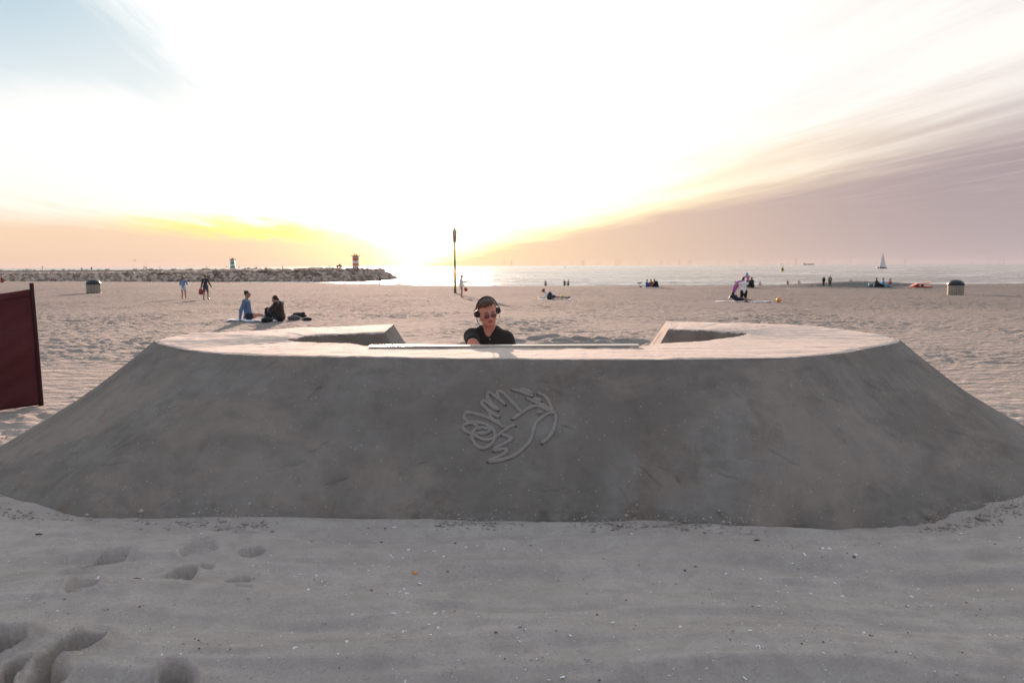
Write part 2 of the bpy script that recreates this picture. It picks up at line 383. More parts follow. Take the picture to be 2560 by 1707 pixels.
BAS = [(0, -.75, 10.45), (1, -1.9, 10.55), (2, -2.9, 10.25), (3, -3.8, 9.7), (4, -4.5, 9.0), (5, -5.0, 8.2), (6, -4.95, 7.2), (6.6, -4.5, 6.3), (7, -3.88, 5.74), (7.3, -3.53, 5.52), (8, -3.17, 5.37), (8.6, -2.74, 5.3), (9.3, -2.12, 5.21), (10, -1.55, 5.16), (11, -.87, 5.22), (11.5, -.52, 5.19), (12, .01, 5.14), (12.6, .63, 5.11), (13.6, 1.46, 5.01), (14.4, 1.87, 4.98), (15.3, 2.32, 5.05), (16.2, 2.8, 5.15), (17.2, 3.31, 5.38), (18, 3.85, 5.68), (19, 4.6, 6.2), (20, 5.15, 7.1), (21, 5.25, 8.1), (22, 4.95, 9.0), (23, 4.5, 9.9), (24, 3.8, 10.5), (25, 2.8, 10.95), (26, 1.3, 11.05)]
ZT = 1.0
def catm(us, pts, q_):                     # smooth curve through (u, point) pairs
    us = np.array(us, float); pts = np.array(pts, float); tg = np.zeros_like(pts)
    tg[1:-1] = (pts[2:]-pts[:-2])/(us[2:]-us[:-2])[:, None]; tg[0] = (pts[1]-pts[0])/(us[1]-us[0]); tg[-1] = (pts[-1]-pts[-2])/(us[-1]-us[-2])
    i = np.clip(np.searchsorted(us, q_, 'right')-1, 0, len(us)-2); h = us[i+1]-us[i]; t_0 = ((q_-us[i])/h)[:, None]; h = h[:, None]
    return (2*t_0**3-3*t_0**2+1)*pts[i]+(t_0**3-2*t_0**2+t_0)*h*tg[i]+(-2*t_0**3+3*t_0**2)*pts[i+1]+(t_0**3-t_0**2)*h*tg[i+1]
ow = [un(*p_, ZT)[:2] for p_ in OUT]; iw = [un(a, b, ZT)[:2] for _, a, b in INN]
uq = np.linspace(0, 26, 4000); oc = catm(range(27), ow, uq)
bc = catm([b[0] for b in BAS], [b[1:] for b in BAS], uq)
ds = np.concatenate([[0], np.cumsum(np.hypot(*(np.diff((oc+bc)/2, axis=0)).T))])
NU = 2300; U = np.interp(np.linspace(0, ds[-1], NU), ds, uq)
oc = catm(range(27), ow, U); ic = catm([q_[0] for q_ in INN], iw, U); bc = catm([b[0] for b in BAS], [b[1:] for b in BAS], U)
arc = np.interp(U, uq, ds)
NZ = np.stack([fbm(arc*2.2, arc*0, 3)*.014+fbm(arc*17, arc*0+4, 3)*.007, fbm(arc*2.2, arc*0+9, 3)*.014+fbm(arc*17, arc*0+14, 3)*.007], -1); oc0 = oc.copy(); ic0 = ic.copy(); oc = oc+NZ; ic = ic+np.stack([fbm(arc*2, arc*0+31, 2), fbm(arc*2, arc*0+41, 2)], -1)*.014
cin = np.stack([np.full(NU, 0.0), np.full(NU, 7.95)], -1)
ctr = np.stack([np.clip(ic[:, 0], -1.3, 1.5), np.where(ic[:, 1] > 7.7, 7.75, 7.75)], -1)
dv = ctr-ic; dl = np.hypot(*dv.T)[:, None]; bi = ic+dv/np.maximum(dl, .01)*np.minimum(dl*.35, .22)
bi[0] = bi[0]
capx = np.exp(-(U/.5)**2)[:, None]*np.array([.75, 0.05])+np.exp(-((26-U)/.5)**2)[:, None]*np.array([-.75, 0.05])
bi = bi+capx
NO, NTT, NI = 330, 60, 60
prof = np.linspace(0, 1, NO)
dens = prof**.9
rows = []
for k in range(NO):
    f0 = prof[k]; zc = ZT*f0; h_ = f0**1.0
    hol = (.05+.17*(1-smooth(U, 6.5, 8.5)*(1-smooth(U, 16, 18.5))))[:, None]; run = f0+1.1*hol*math.sin(math.pi*f0)*(1-.4*f0)   # hollow flank, flaring at the sides
    rows.append(np.column_stack([bc*(1-(f0+.5*(run-f0)))+oc*(f0+.5*(run-f0)), np.full(NU, zc-.10*(1-f0)**8)]))
for k in range(1, NTT+1):
    f0 = k/NTT; rows.append(np.column_stack([oc0*(1-f0)+ic0*f0+(oc-oc0)*math.exp(-f0*16)*(1-f0)+(ic-ic0)*math.exp(-(1-f0)*16)*f0, np.full(NU, ZT)]))
for k_, dzz in ((-NTT-1, .016), (-NTT, .005), (-2, .004), (-1, .012)): rows[k_][:, 2] -= dzz*(1+.8*fbm(arc*9, arc*0+k_, 2))
for k in range(1, NI+1):
    f0 = k/NI; rows.append(np.column_stack([ic*(1-f0)+bi*f0, np.full(NU, ZT-f0*1.35)]))
Pm = np.array(rows)                                    # (rows, NU, 3)
# surface relief: normals from finite differences, then push along them
du_ = np.gradient(Pm, axis=1); dv_ = np.gradient(Pm, axis=0); N = np.cross(du_, dv_); N /= np.maximum(np.linalg.norm(N, axis=2, keepdims=True), 1e-9)
if N[200, 1000, 1] > 0: N = -N
a2 = np.repeat(arc[None], len(rows), 0); v2 = np.repeat((np.arange(len(rows))/NO*1.3)[:, None], NU, 1)
flank = (np.arange(len(rows)) < NO)[:, None]
dsp = .010*fbm(a2*1.1, v2*1.4, 3)+.0055*fbm(a2*6, v2*6, 4)+.0014*fbm(a2*45, v2*45, 2)
ft = np.clip(1-np.arange(len(rows))/ (NO*.12), 0, 1)[:, None]   # crumbling foot
dsp = dsp+flank*ft*(.036*fbm(a2*2.6, v2*5, 5)+.022*crest(a2*7, v2*13)-.025)
tp = ((np.arange(len(rows)) >= NO) & (np.arange(len(rows)) < NO+NTT))[:, None]
dsp = dsp+tp*(.004*fbm(Pm[..., 0]*2.2, Pm[..., 1]*9, 3)+.004*np.minimum(0, fbm(Pm[..., 0]*5, Pm[..., 1]*22, 2)+.25))
# scrape marks left by trowels and hands on the flank
for k in range(90):
    a0 = RNG.uniform(arc[int(NU*.22)], arc[int(NU*.80)]); v0 = RNG.uniform(.05, 1.22); L = RNG.uniform(.02, .16); an_ = RNG.normal(.6, .4) if a0 < arc[NU//2] else RNG.normal(-.6, .4)
    j0, j1 = np.searchsorted(arc, [a0-.25, a0+.25]); sa_ = a2[:NO, j0:j1]-a0; sv_ = v2[:NO, j0:j1]-v0
    p_ = sa_*math.cos(an_)+sv_*math.sin(an_); n_ = -sa_*math.sin(an_)+sv_*math.cos(an_)+.008*vn(p_*30+k, p_*0)
    dsp[:NO, j0:j1] -= RNG.uniform(.003, .010)*np.exp(-(n_/RNG.uniform(.004, .008))**2)*(1-smooth(np.abs(p_), L*.6, L))
for a0, v0, s0 in [(arc[-1]*.715, .03, .09), (arc[-1]*.69, .08, .07), (arc[-1]*.62, .04, .1), (arc[-1]*.79, .06, .12), (arc[-1]*.74, 1.18, .1), (arc[-1]*.76, .95, .14), (arc[-1]*.775, .6, .08), (arc[-1]*.455, .06, .16), (arc[-1]*.50, .05, .14), (arc[-1]*.21, .05, .1)]:
    d2 = np.exp(-((a2-a0)/s0)**2-((v2-v0)/(s0*.8))**2)*flank
    dsp = dsp-d2*.040*np.maximum(0, fbm(a2*14, v2*20, 3)+.15)*1.6
# line drawing: polylines in picture coordinates, met with the flank
DOVE = [[(1040, 705), (1110, 680), (1210, 600), (1320, 530), (1420, 492), (1500, 497), (1580, 535), (1645, 582)],
        [(1210, 600), (1130, 520), (1060, 440), (960, 330), (880, 265), (820, 243), (800, 290), (825, 360), (880, 420), (940, 472)],
        [(900, 440), (820, 370), (760, 322), (710, 290), (665, 270), (640, 300), (650, 360), (700, 440), (760, 510), (832, 562)],
        [(832, 562), (760, 530), (700, 480), (640, 430), (580, 405), (552, 435), (575, 490), (640, 550), (710, 605)],
        [(845, 665), (780, 655), (715, 612), (685, 640), (710, 690), (750, 735)],
        [(905, 850), (850, 795), (760, 740), (640, 685), (500, 635), (380, 603), (300, 603), (260, 650), (280, 710), (350, 752), (480, 765), (600, 790), (700, 840), (755, 910), (772, 1000), (735, 1080), (680, 1140), (600, 1182), (520, 1175), (440, 1110), (395, 1020), (395, 940), (440, 880), (505, 830)],
        [(490, 825), (430, 790), (360, 780), (280, 800), (245, 845), (280, 900), (380, 950), (430, 975), (520, 1020), (620, 1050), (700, 1040), (770, 1005)],
        [(480, 895), (520, 853), (600, 850), (690, 885), (640, 932), (540, 942), (440, 925)],
        [(1110, 810), (1020, 820), (940, 880), (860, 940), (770, 1010)], [(905, 850), (925, 820), (915, 800)],
        [(860, 950), (1000, 1000), (1035, 1035), (900, 1120), (790, 1170), (745, 1222), (850, 1203), (950, 1200), (965, 1228), (880, 1290), (790, 1335), (655, 1398), (760, 1390), (900, 1365), (1040, 1320), (1160, 1250), (1260, 1160), (1340, 1060), (1380, 960), (1400, 860), (1440, 760), (1520, 690), (1600, 630), (1700, 600), (1765, 612)],
        [(1760, 610), (1762, 720), (1730, 860), (1660, 990), (1590, 1060), (1525, 1102)],
        [(1040, 215), (1150, 240), (1280, 285), (1395, 325)], [(1165, 210), (1280, 235), (1390, 290)], [(1280, 350), (1400, 420), (1530, 470), (1630, 525), (1700, 590)],
        [(1460, 290), (1540, 310), (1620, 380), (1665, 470), (1720, 590)], [(1380, 360), (1450, 390), (1530, 412)]]
EYE = (1495, 597)
fx0, fx1 = [int(np.argmin(np.abs(Pm[160, :, 0]-q_)+(Pm[160, :, 1] > 6.5)*9)) for q_ in (-.9, .4)]
sub = Pm[:NO, fx0:fx1]
vv = sub-CAM; ww = vv@fw; SPX = CX+F*(vv@rt)/ww; SPY = CY-F*(vv@up)/ww
def on_flank(px, py, lift=0.0):
    d2 = (SPX-px)**2+(SPY-py)**2; i, j = np.unravel_index(np.argmin(d2), d2.shape)
    i = min(max(i, 1), NO-2); return sub[i, j]+N[:NO, fx0:fx1][i, j]*(lift+dsp[i, fx0+j])
def dense(pl, n=4):
    a = np.array(pl, float); return catm(range(len(a)), a, np.linspace(0, len(a)-1, (len(a)-1)*n+1))
groove = np.zeros(SPX.shape)
for pl in DOVE:
    d_ = dense(pl, 8)
    for a, b in zip(d_, d_[1:]):
        pa = (1120+a[0]/6.533, 940+a[1]/6.533+2.2); pb = (1120+b[0]/6.533, 940+b[1]/6.533+2.2)
        ex, ey = pb[0]-pa[0], pb[1]-pa[1]; LL = ex*ex+ey*ey+1e-6
        t0_ = np.clip(((SPX-pa[0])*ex+(SPY-pa[1])*ey)/LL, 0, 1); dd = (SPX-pa[0]-t0_*ex)**2+(SPY-pa[1]-t0_*ey)**2
        groove = np.maximum(groove, np.exp(-dd/3.2))
Pn = Pm+N*dsp[..., None]
Pn[:NO, fx0:fx1] -= (N[:NO, fx0:fx1]*groove[..., None])*.026
Pn[0, :, 2] = -.15
for e_ in (0, -1): pass
# end faces toward the opening
nv_ = len(rows); V_ = Pn.reshape(-1, 3)
idx = np.arange(nv_*NU).reshape(nv_, NU)
Q_ = np.stack([idx[:-1, :-1], idx[:-1, 1:], idx[1:, 1:], idx[1:, :-1]], -1).reshape(-1, 4)
def cap(col, flip):
    o_ = col[:NO]; nI = NTT; top = Pn[NO-1:NO+NTT, col_i]; bot = np.linspace(Pn[0, col_i], Pn[-1, col_i], NTT+1); nr = 60
    g0 = []
    lf = Pn[:NO, col_i][np.linspace(NO-1, 0, nr).astype(int)]; rg = Pn[NO+NTT-1:, col_i][np.linspace(0, NI, nr).astype(int)]
    for r_ in range(nr):
        t0_ = np.linspace(0, 1, NTT+1)[:, None]; row = lf[r_]*(1-t0_)+rg[r_]*t0_
        if r_ == 0: row = top
        nn = fbm(np.arange(NTT+1)*.25+r_*.03, np.full(NTT+1, r_*.11), 3)*.02*min(1, r_/6)*np.sin(np.pi*t0_[:, 0])
        row = row.copy(); row[:, 0] += nn*(1 if not flip else -1); g0.append(row)
    return np.array(g0)
caps = []
off = len(V_); Vs = [V_]; Qs = [Q_]
for col_i, flip in ((0, False), (NU-1, True)):
    G = cap(Pn[:, col_i], flip); a_, b_ = G.shape[:2]; ii = np.arange(a_*b_).reshape(a_, b_)+off
    qq = np.stack([ii[:-1, :-1], ii[1:, :-1], ii[1:, 1:], ii[:-1, 1:]], -1).reshape(-1, 4)
    if flip: qq = qq[:, ::-1]
    Vs.append(G.reshape(-1, 3)); Qs.append(qq); off += a_*b_
V_ = np.concatenate(Vs); Q_ = np.concatenate(Qs)
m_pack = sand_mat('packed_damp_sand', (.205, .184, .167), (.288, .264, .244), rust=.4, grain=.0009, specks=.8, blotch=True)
me = raw_mesh('sand_wall', V_, Q_)
root = empty('sand_sculpture', (0, 5.2, 0), label='large C-shaped booth of packed grey sand with flat rim and dove drawing on its flank', cat='sand sculpture')
me.transform(Matrix.Translation((0, -5.2, 0)))
m_rimtop = sand_mat('dry_sunlit_crust', (.60, .51, .45), (.69, .59, .52), rust=.2, grain=.001, specks=.2)  # dry rim top, paled further to paint in the low sunlight
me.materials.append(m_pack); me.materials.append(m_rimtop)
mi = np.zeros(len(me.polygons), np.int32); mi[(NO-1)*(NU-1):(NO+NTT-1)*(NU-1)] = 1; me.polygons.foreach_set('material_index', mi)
link('sand_wall', me, None, root)
me.update()
bm_ = bmesh.new(); bm_.from_mesh(me); bmesh.ops.recalc_face_normals(bm_, faces=bm_.faces); bm_.to_mesh(me); bm_.free()
dove = B()
for pl in DOVE:
    d_ = dense(pl, 5); pts = []; 
    for k, a in enumerate(d_):
        p_ = on_flank(1120+a[0]/6.533, 940+a[1]/6.533, -.003); p_ = p_-np.array([0, 5.2, 0]); pts.append(p_)
    pts = np.array(pts)
    for _ in range(3): pts[1:-1] = (pts[:-2]+2*pts[1:-1]+pts[2:])/4
    rs = [.0152*(1+.12*math.sin(k*.6+len(pts))+.08*math.sin(k*1.9))*(min(1, .45+.3*min(k, len(pts)-1-k))) for k in range(len(pts))]
    dove.tube(list(pts), rs, 8)
a = on_flank(1120+EYE[0]/6.533, 940+EYE[1]/6.533, .004)-np.array([0, 5.2, 0]); dove.ball(a, (.026, .016, .014))
m_rib = sand_mat('raised_sand_line', (.31, .28, .255), (.35, .32, .30), grain=.001)
dove.out('dove_relief', m_rib, root)
print('mound done')

# ------------------------------------------------------------------ table ledge inside the booth
m_white = mat('white_laminate', (.52, .47, .41), .35, .03)
m_wood = mat('pale_wood', (.45, .33, .22), .6, .1)
tb = empty('work_table', (-.07, 7.02, -.2), label='long white table whose board edge shows above the sand rim in front of the DJ', cat='table')
a = un(1000-80, 866, 1.005)-np.array([-.07, 7.02, -.2]); 
b1 = B(); b1.box((0, -.15, 1.212), (2.33, .10, .017), bev=.004); b1.out('ledge_board', m_white, tb, False)
b1 = B(); b1.box((0, .16, 1.07), (2.2, .46, .025), bev=.004); b1.out('tabletop', m_white, tb, False)
b1 = B(); b1.box((0, -.088, 1.14), (2.2, .022, .128)); b1.out('front_panel', m_white, tb, False)
for sx in (-1, 1):
    for yy_ in (-.03, .34): b1 = B(); b1.box((sx*1.02, yy_, .525), (.05, .05, 1.06)); b1.out('leg', m_wood, tb, False)

# ------------------------------------------------------------------ windbreak on the left
m_maroon = mat('maroon_canvas', (.075, .014, .018), .85, .12, 30, .0006, 300, sheen=.0)
m_maroon2 = mat('maroon_hem', (.036, .006, .009), .85, .1, 30)
p0 = at_dist(103, 1007, 9.8); p1 = at_dist(80, 722, 9.82)
p0[2] = max(p0[2], hz(p0[0], p0[1])+.0)
wb = empty('windbreak', p0, label='dark maroon canvas windbreak stretched beside the sand sculpture', cat='windbreak')
dirv = np.array([-.62, -.78, 0]); nrm = np.array([.78, -.62, 0])
axis = (p1-p0)
nu, nv2 = 160, 90; G = np.zeros((nu, nv2, 3))
for i in range(nu):
    s0 = i/(nu-1)*1.75
    lowz = -.02-.05*math.sin(math.pi*min(1, s0/1.75)); hi = 1-.06*math.sin(math.pi*s0/1.75)
    for j in range(nv2):
        t0_ = j/(nv2-1); tt = t0_*hi+(1-t0_)*.03*math.sin(math.pi*s0/1.75)
        fold = .034*math.sin(11*(t0_*1.05+s0*.35)+1.2*math.sin(3*t0_+2*s0))*min(1, s0*5)*(1-abs(2*t0_-1)**4)+.05*math.sin(math.pi*s0/1.75)*math.sin(math.pi*t0_)
        fold += .012*math.sin(37*(t0_+s0*.3)+s0*3)*min(1, s0*5)
        G[i, j] = axis*tt+dirv*s0+nrm*fold+np.array([0, 0, lowz*(1-t0_)])
o = link('canvas', grid_mesh('canvas', G), m_maroon, wb); md = o.modifiers.new('t', 'SOLIDIFY'); md.thickness = .003
b1 = B(); ax = Vector(axis); b1.tube([ax*-.0+Vector((0, 0, -.25)), ax*0, ax*.5, ax*1.05], [.026, .028, .028, .026], 14); b1.out('pole', m_maroon2, wb)
b1 = B(); e_ = Vector(dirv*1.75); b1.tube([e_+Vector((0, 0, -.3)), e_, e_+ax*1.05], .026, 12); b1.out('pole', m_maroon2, wb)
for tz in (.012, .955):
    pts = [Vector(G[i, int(tz*(nv2-1))])+Vector(nrm*.006) for i in range(0, nu, 4)]; b1 = B(); b1.tube(pts, .006, 6); b1.out('hem', m_maroon2, wb)

# ------------------------------------------------------------------ distance-field bodies
def sdf_mesh(name, f, lo, hi, h):
    lo = np.array(lo, float); hi = np.array(hi, float); n = np.ceil((hi-lo)/h).astype(int)+1
    ax = [lo[i]+h*np.arange(n[i]) for i in range(3)]
    Xg, Yg, Zg = np.meshgrid(*ax, indexing='ij'); V = f(np.stack([Xg.ravel(), Yg.ravel(), Zg.ravel()], -1)).reshape(n)
    V = np.where(V == 0, 1e-9, V)
    c = n-1; sm = np.zeros((*c, 3)); ct = np.zeros(c)
    msk = []
    for a in range(3):
        s0 = [slice(None)]*3; s1 = [slice(None)]*3; s0[a] = slice(0, -1); s1[a] = slice(1, None)
        v0, v1 = V[tuple(s0)], V[tuple(s1)]; mk = (v0 < 0) != (v1 < 0); msk.append((mk, v0 < 0))
        t = np.where(mk, v0/(v0-v1+1e-20), 0); i3 = np.indices(mk.shape).astype(float); i3[a] += t
        o1, o2 = [q for q in range(3) if q != a]
        for b in (0, 1):
            for d in (0, 1):
                sl = [slice(None)]*3; sl[o1] = slice(b, b+c[o1]); sl[o2] = slice(d, d+c[o2]); sl = tuple(sl)
                w = mk[sl]; ct += w
                for k in range(3): sm[..., k] += np.where(w, i3[k][sl], 0)
    on = ct > 0; idx = -np.ones(c, int); idx[on] = np.arange(on.sum()); P = lo+h*sm[on]/ct[on][:, None]
    Q = []
    for a in range(3):
        mk, ins = msk[a]; o1, o2 = (a+1) % 3, (a+2) % 3
        ii = np.argwhere(mk); ok = (ii[:, o1] > 0) & (ii[:, o2] > 0) & (ii[:, o1] < c[o1]) & (ii[:, o2] < c[o2]); ii = ii[ok]
        e1 = np.zeros(3, int); e1[o1] = 1; e2 = np.zeros(3, int); e2[o2] = 1
        q = np.stack([idx[tuple((ii-e1-e2).T)], idx[tuple((ii-e2).T)], idx[tuple(ii.T)], idx[tuple((ii-e1).T)]], -1)
        fl = ~ins[tuple(ii.T)]; q[fl] = q[fl][:, ::-1]; Q.append(q)
    return raw_mesh(name, P, np.concatenate(Q))
def cone(P, a, b, ra, rb):
    a = np.array(a, float); b = np.array(b, float); ab = b-a; t = np.clip((P-a)@ab/max(ab@ab, 1e-9), 0, 1)
    return np.linalg.norm(P-a-t[:, None]*ab, axis=1)-(ra+(rb-ra)*t)
def ell(P, c, r, R=None):
    q = P-np.array(c, float)
    if R is not None: q = q@R
    r = np.array(r, float); k = np.linalg.norm(q/r, axis=1); return (k-1)*r.min()*.9+(k-1)*0*k
def smin(a, b, k): h = np.clip(.5+.5*(b-a)/k, 0, 1); return b*(1-h)+a*h-k*h*(1-h)
def segf(segs, k=.03):
    def f(P):
        d = None
        for s in segs:
            e = cone(P, *s[:4]) if len(s) >= 4 and not isinstance(s[0], str) else ell(P, *s[1:])
            d = e if d is None else smin(d, e, k)
        return d
    return f
def bounds(segs, pad=.05):
    lo = np.full(3, 9.); hi = -lo
    for s in segs:
        if isinstance(s[0], str): r = max(s[2]); ps = [(s[1], r)]
        else: ps = [(s[0], s[2]), (s[1], s[3])]
        for p_, r in ps: lo = np.minimum(lo, np.array(p_)-r-pad); hi = np.maximum(hi, np.array(p_)+r+pad)
    return lo, hi
def solid(name, segs, m, parent, h=.02, k=.03, extra=None):
    f = segf(segs, k); lo, hi = bounds(segs)
    g = (lambda P: extra(P, f(P))) if extra else f
    return link(name, sdf_mesh(name, g, lo, hi, h), m, parent)
L3 = lambda a, b, t: tuple(np.array(a)*(1-t)+np.array(b)*t)

def stand(step=.0, armf=.08, head=(0, .03), spread=.1):
    J = dict(pel=(0, 0, .95), chs=(0, .02, 1.32), nek=(0, .015, 1.42), hed=(head[0], head[1], 1.61))
    for s, q in ((1, 'R'), (-1, 'L')):
        st = step*s
        J.update({'sh'+q: (.175*s, .01, 1.38), 'el'+q: (.235*s, -.03-st*.3, 1.12), 'ha'+q: (.25*s, armf-st*.5, .87), 'hi'+q: (.085*s, 0, .93),
                  'kn'+q: (spread*s, st*.5+.04, .51), 'an'+q: (spread*s, st, .09), 'to'+q: (spread*s*1.15, st+.16, .03)})
    return J
def sit(back=-.1, kneez=.4, kneey=.38, footy=.6, head=None, arms='knees'):
    J = dict(pel=(0, 0, .13), chs=(0, back, .52), nek=(0, back*1.15, .62), hed=head or (0, back*1.1+.03, .80))
    for s, q in ((1, 'R'), (-1, 'L')):
        ha = {'knees': (.06*s, kneey+.06, kneez-.06), 'back': (.26*s, back-.25, .04), 'lap': (.1*s, .22, .2)}[arms]
        el = {'knees': (.2*s, back+.2, .36), 'back': (.27*s, back-.18, .32), 'lap': (.23*s, back+.02, .3)}[arms]
        J.update({'sh'+q: (.17*s, back, .57), 'el'+q: el, 'ha'+q: ha, 'hi'+q: (.09*s, .02, .12), 'kn'+q: (.1*s, kneey, kneez), 'an'+q: (.09*s, footy, .07), 'to'+q: (.1*s, footy+.14, .04)})
    return J
def prone():
    J = dict(pel=(0, 0, .12), chs=(0, .42, .27), nek=(0, .5, .36), hed=(0, .62, .46))
    for s, q in ((1, 'R'), (-1, 'L')):
        J.update({'sh'+q: (.17*s, .45, .30), 'el'+q: (.2*s, .55, .05), 'ha'+q: (.07*s, .82, .07), 'hi'+q: (.09*s, 0, .11), 'kn'+q: (.1*s, -.42, .07), 'an'+q: (.08*s, -.82, .07), 'to'+q: (.08*s, -.95, .04)})
    return J
def kneel(lean=.3):
    J = dict(pel=(0, 0, .52), chs=(0, lean*.8, .88), nek=(0, lean, .98), hed=(0, lean*1.25+.03, 1.12))
    for s, q in ((1, 'R'), (-1, 'L')):
        J.update({'sh'+q: (.17*s, lean*.9, .93), 'el'+q: (.26*s, lean+.15, .80), 'ha'+q: (.2*s, lean+.38, .72), 'hi'+q: (.09*s, 0, .5), 'kn'+q: (.11*s, .12, .07), 'an'+q: (.09*s, -.3, .06), 'to'+q: (.09*s, -.42, .04)})
    return J
def body_segs(J, k=1.0, fingers=True):
    D = {}
    D['torso'] = [(J['pel'], L3(J['pel'], J['chs'], .5), .125*k, .105*k), (L3(J['pel'], J['chs'], .5), J['chs'], .105*k, .12*k)]
    D['hips'] = [(J['hiL'], J['hiR'], .1*k, .1*k)]; D['should'] = [(J['shL'], J['shR'], .062*k, .062*k)]
    D['neck'] = [(J['nek'], L3(J['nek'], J['hed'], .6), .058*k, .052*k)]
    h = np.array(J['hed']); D['head'] = [('e', J['hed'], (.075, .092, .115)), (h+[0, .04, -.05], h+[0, .062, -.075], .048, .034), (h+[0, .085, -.0], h+[0, .103, -.022], .012, .014), (h+[-.078, 0, -.005], h+[-.08, 0, -.035], .016, .012), (h+[.078, 0, -.005], h+[.08, 0, -.035], .016, .012)]
    for q in 'LR':
        s_el, s_ha = np.array(J['el'+q]), np.array(J['ha'+q]); d = (s_ha-s_el)/(np.linalg.norm(s_ha-s_el)+1e-6)
        D['uarm'+q] = [(J['sh'+q], J['el'+q], .055*k, .042*k)]; D['farm'+q] = [(J['el'+q], J['ha'+q], .041*k, .027)]
        sd = np.array([1.0, 0, 0])-d*d[0]; sd = sd/(np.linalg.norm(sd)+1e-6); n_ = np.cross(d, sd)
        H = [(s_ha, s_ha+d*.07, .028, .026)]
        if fingers:
            for i, (o_, l_) in enumerate(((-.027, .05), (-.009, .062), (.009, .058), (.026, .045))):
                a = s_ha+d*.08+sd*o_; H += [(a, a+d*l_*.5+n_*.006, .0105, .0098), (a+d*l_*.5+n_*.006, a+d*l_+n_*.022, .0098, .008)]
            a = s_ha+d*.02-sd*.028; H += [(a, a+d*.045-sd*.018+n_*.012, .0125, .0095)]
        D['hand'+q] = H
        D['thigh'+q] = [(J['hi'+q], J['kn'+q], .088*k, .058*k)]; D['calf'+q] = [(J['kn'+q], L3(J['kn'+q], J['an'+q], .35), .056*k, .057*k), (L3(J['kn'+q], J['an'+q], .35), J['an'+q], .057*k, .036)]
        D['foot'+q] = [(J['an'+q], J['to'+q], .04, .03)]
    return D
def grow(D, names, g, fr=None):
    r = []
    for n_ in names:
        for s in D[n_]:
            if isinstance(s[0], str): r.append((s[0], s[1], tuple(v+g for v in s[2])))
            elif fr and n_ in fr: r.append((s[0], L3(s[0], s[1], fr[n_]), s[2]+g, s[2]+(s[3]-s[2])*fr[n_]+g))
            else: r.append((s[0], s[1], s[2]+g, s[3]+g))
    return r
skin = mat('skin', (.44, .22, .15), .55, .05, 20); skin2 = mat('tanned_skin', (.33, .155, .10), .55, .05, 20)
CM = {}
def cm(n_, c, **k):
    if n_ not in CM: CM[n_] = mat(n_, c, k.pop('rough', .85), .12, 14, sheen=k.pop('sheen', .15), **k)
    return CM[n_]
hair_d = cm('dark_brown_hair', (.022, .013, .009), rough=.6); hair_l = cm('light_brown_hair', (.20, .11, .055), rough=.6); hair_k = cm('black_hair', (.010, .009, .009), rough=.6)
UP = ['torso', 'should', 'uarmL', 'uarmR', 'farmL', 'farmR']; LO = ['hips', 'thighL', 'thighR', 'calfL', 'calfR']
def person(J, loc, rz, label, top=None, bottom=None, hair=hair_d, hairsegs=None, res=.02, scale=1.0, sk=skin, sleeve=1.0, leg=1.0, shoes=None, group=None, k=1.0, fingers=True, extra=None):
    r = empty('person', loc, rz, label=label, cat='person', group=group); r.scale = (scale,)*3
    D = body_segs(J, k, fingers); allp = [s for v in D.values() for s in v]
    solid('body', allp, sk, r, res, .022)
    if top:
        nm = list(UP); fr = {}
        if sleeve <= 1: nm = ['torso', 'should', 'uarmL', 'uarmR']; fr = {'uarmL': max(sleeve, .05), 'uarmR': max(sleeve, .05)}
        solid('top', grow(D, nm, .016, fr), top, r, res, .03)
    if bottom:
        if leg <= 1: nm = ['hips', 'thighL', 'thighR']; fr = {'thighL': leg, 'thighR': leg}
        else: nm = LO; fr = {}
        segs = grow(D, nm, .015, fr)+[(J['pel'], L3(J['pel'], J['chs'], .18), .135*k, .125*k)]
        solid('trousers' if leg > 1 else 'shorts', segs, bottom, r, res, .03)
    h = np.array(J['hed'])
    hs = hairsegs(h) if hairsegs else [('e', h+[0, -.018, .022], (.083, .092, .108))]
    solid('hair', hs, hair, r, min(res, .018), .02)
    if shoes:
        for q in 'LR': solid('shoe', grow(D, ['foot'+q], .012), shoes, r, min(res, .018))
    if extra: extra(r, J, D)
    return r
def bun(h): return [('e', h+[0, -.022, .024], (.084, .092, .105)), ('e', h+[0, -.085, .085], (.045, .045, .042))]
def tail(h): return [('e', h+[0, -.02, .022], (.084, .093, .107)), ('e', h+[0, -.12, -.03], (.035, .045, .06)), (h+[0, -.12, -.03], h+[0, -.15, -.16], .032, .018)]
def longh(h): return [('e', h+[0, -.02, .02], (.087, .094, .11)), (h+[0, -.06, -.03], h+[0, -.085, -.26], .075, .05), (h+[.06, -.03, -.03], h+[.06, -.06, -.2], .03, .03), (h+[-.06, -.03, -.03], h+[-.06, -.06, -.2], .03, .03)]
face_r, face_l, face_away, face_cam = -math.pi/2, math.pi/2, 0.0, math.pi
def gp(px, py): return ground_at(px, py)
def cloth_sheet(name, label, cat, m, px, py, w, d, rz=0, th=.012, group=None):
    c0 = gp(px, py); n1, n2 = 60, 30; G = np.zeros((n1, n2, 3)); cr, sr = math.cos(rz), math.sin(rz)
    a = np.linspace(-w/2, w/2, n1)[:, None]; b = np.linspace(-d/2, d/2, n2)[None]; a, b = np.broadcast_arrays(a, b)
    a2 = a+.03*vn(b*3, a*2+px); b2_ = b+.03*vn(a*2+py, b*3)
    G[..., 0] = a2*cr-b2_*sr; G[..., 1] = a2*sr+b2_*cr
    hh = height((G[..., 0]+c0[0]).ravel(), (G[..., 1]+c0[1]).ravel()).reshape(a.shape)
    G[..., 2] = hh-c0[2]+.03+.018*np.abs(vn(a*5+px, b*5))
    o = link(name, grid_mesh(name, G), m); o.location = tuple(c0); md = o.modifiers.new('t', 'SOLIDIFY'); md.thickness = th; md.offset = -1
    return prop(o, label=label, cat=cat, group=group)

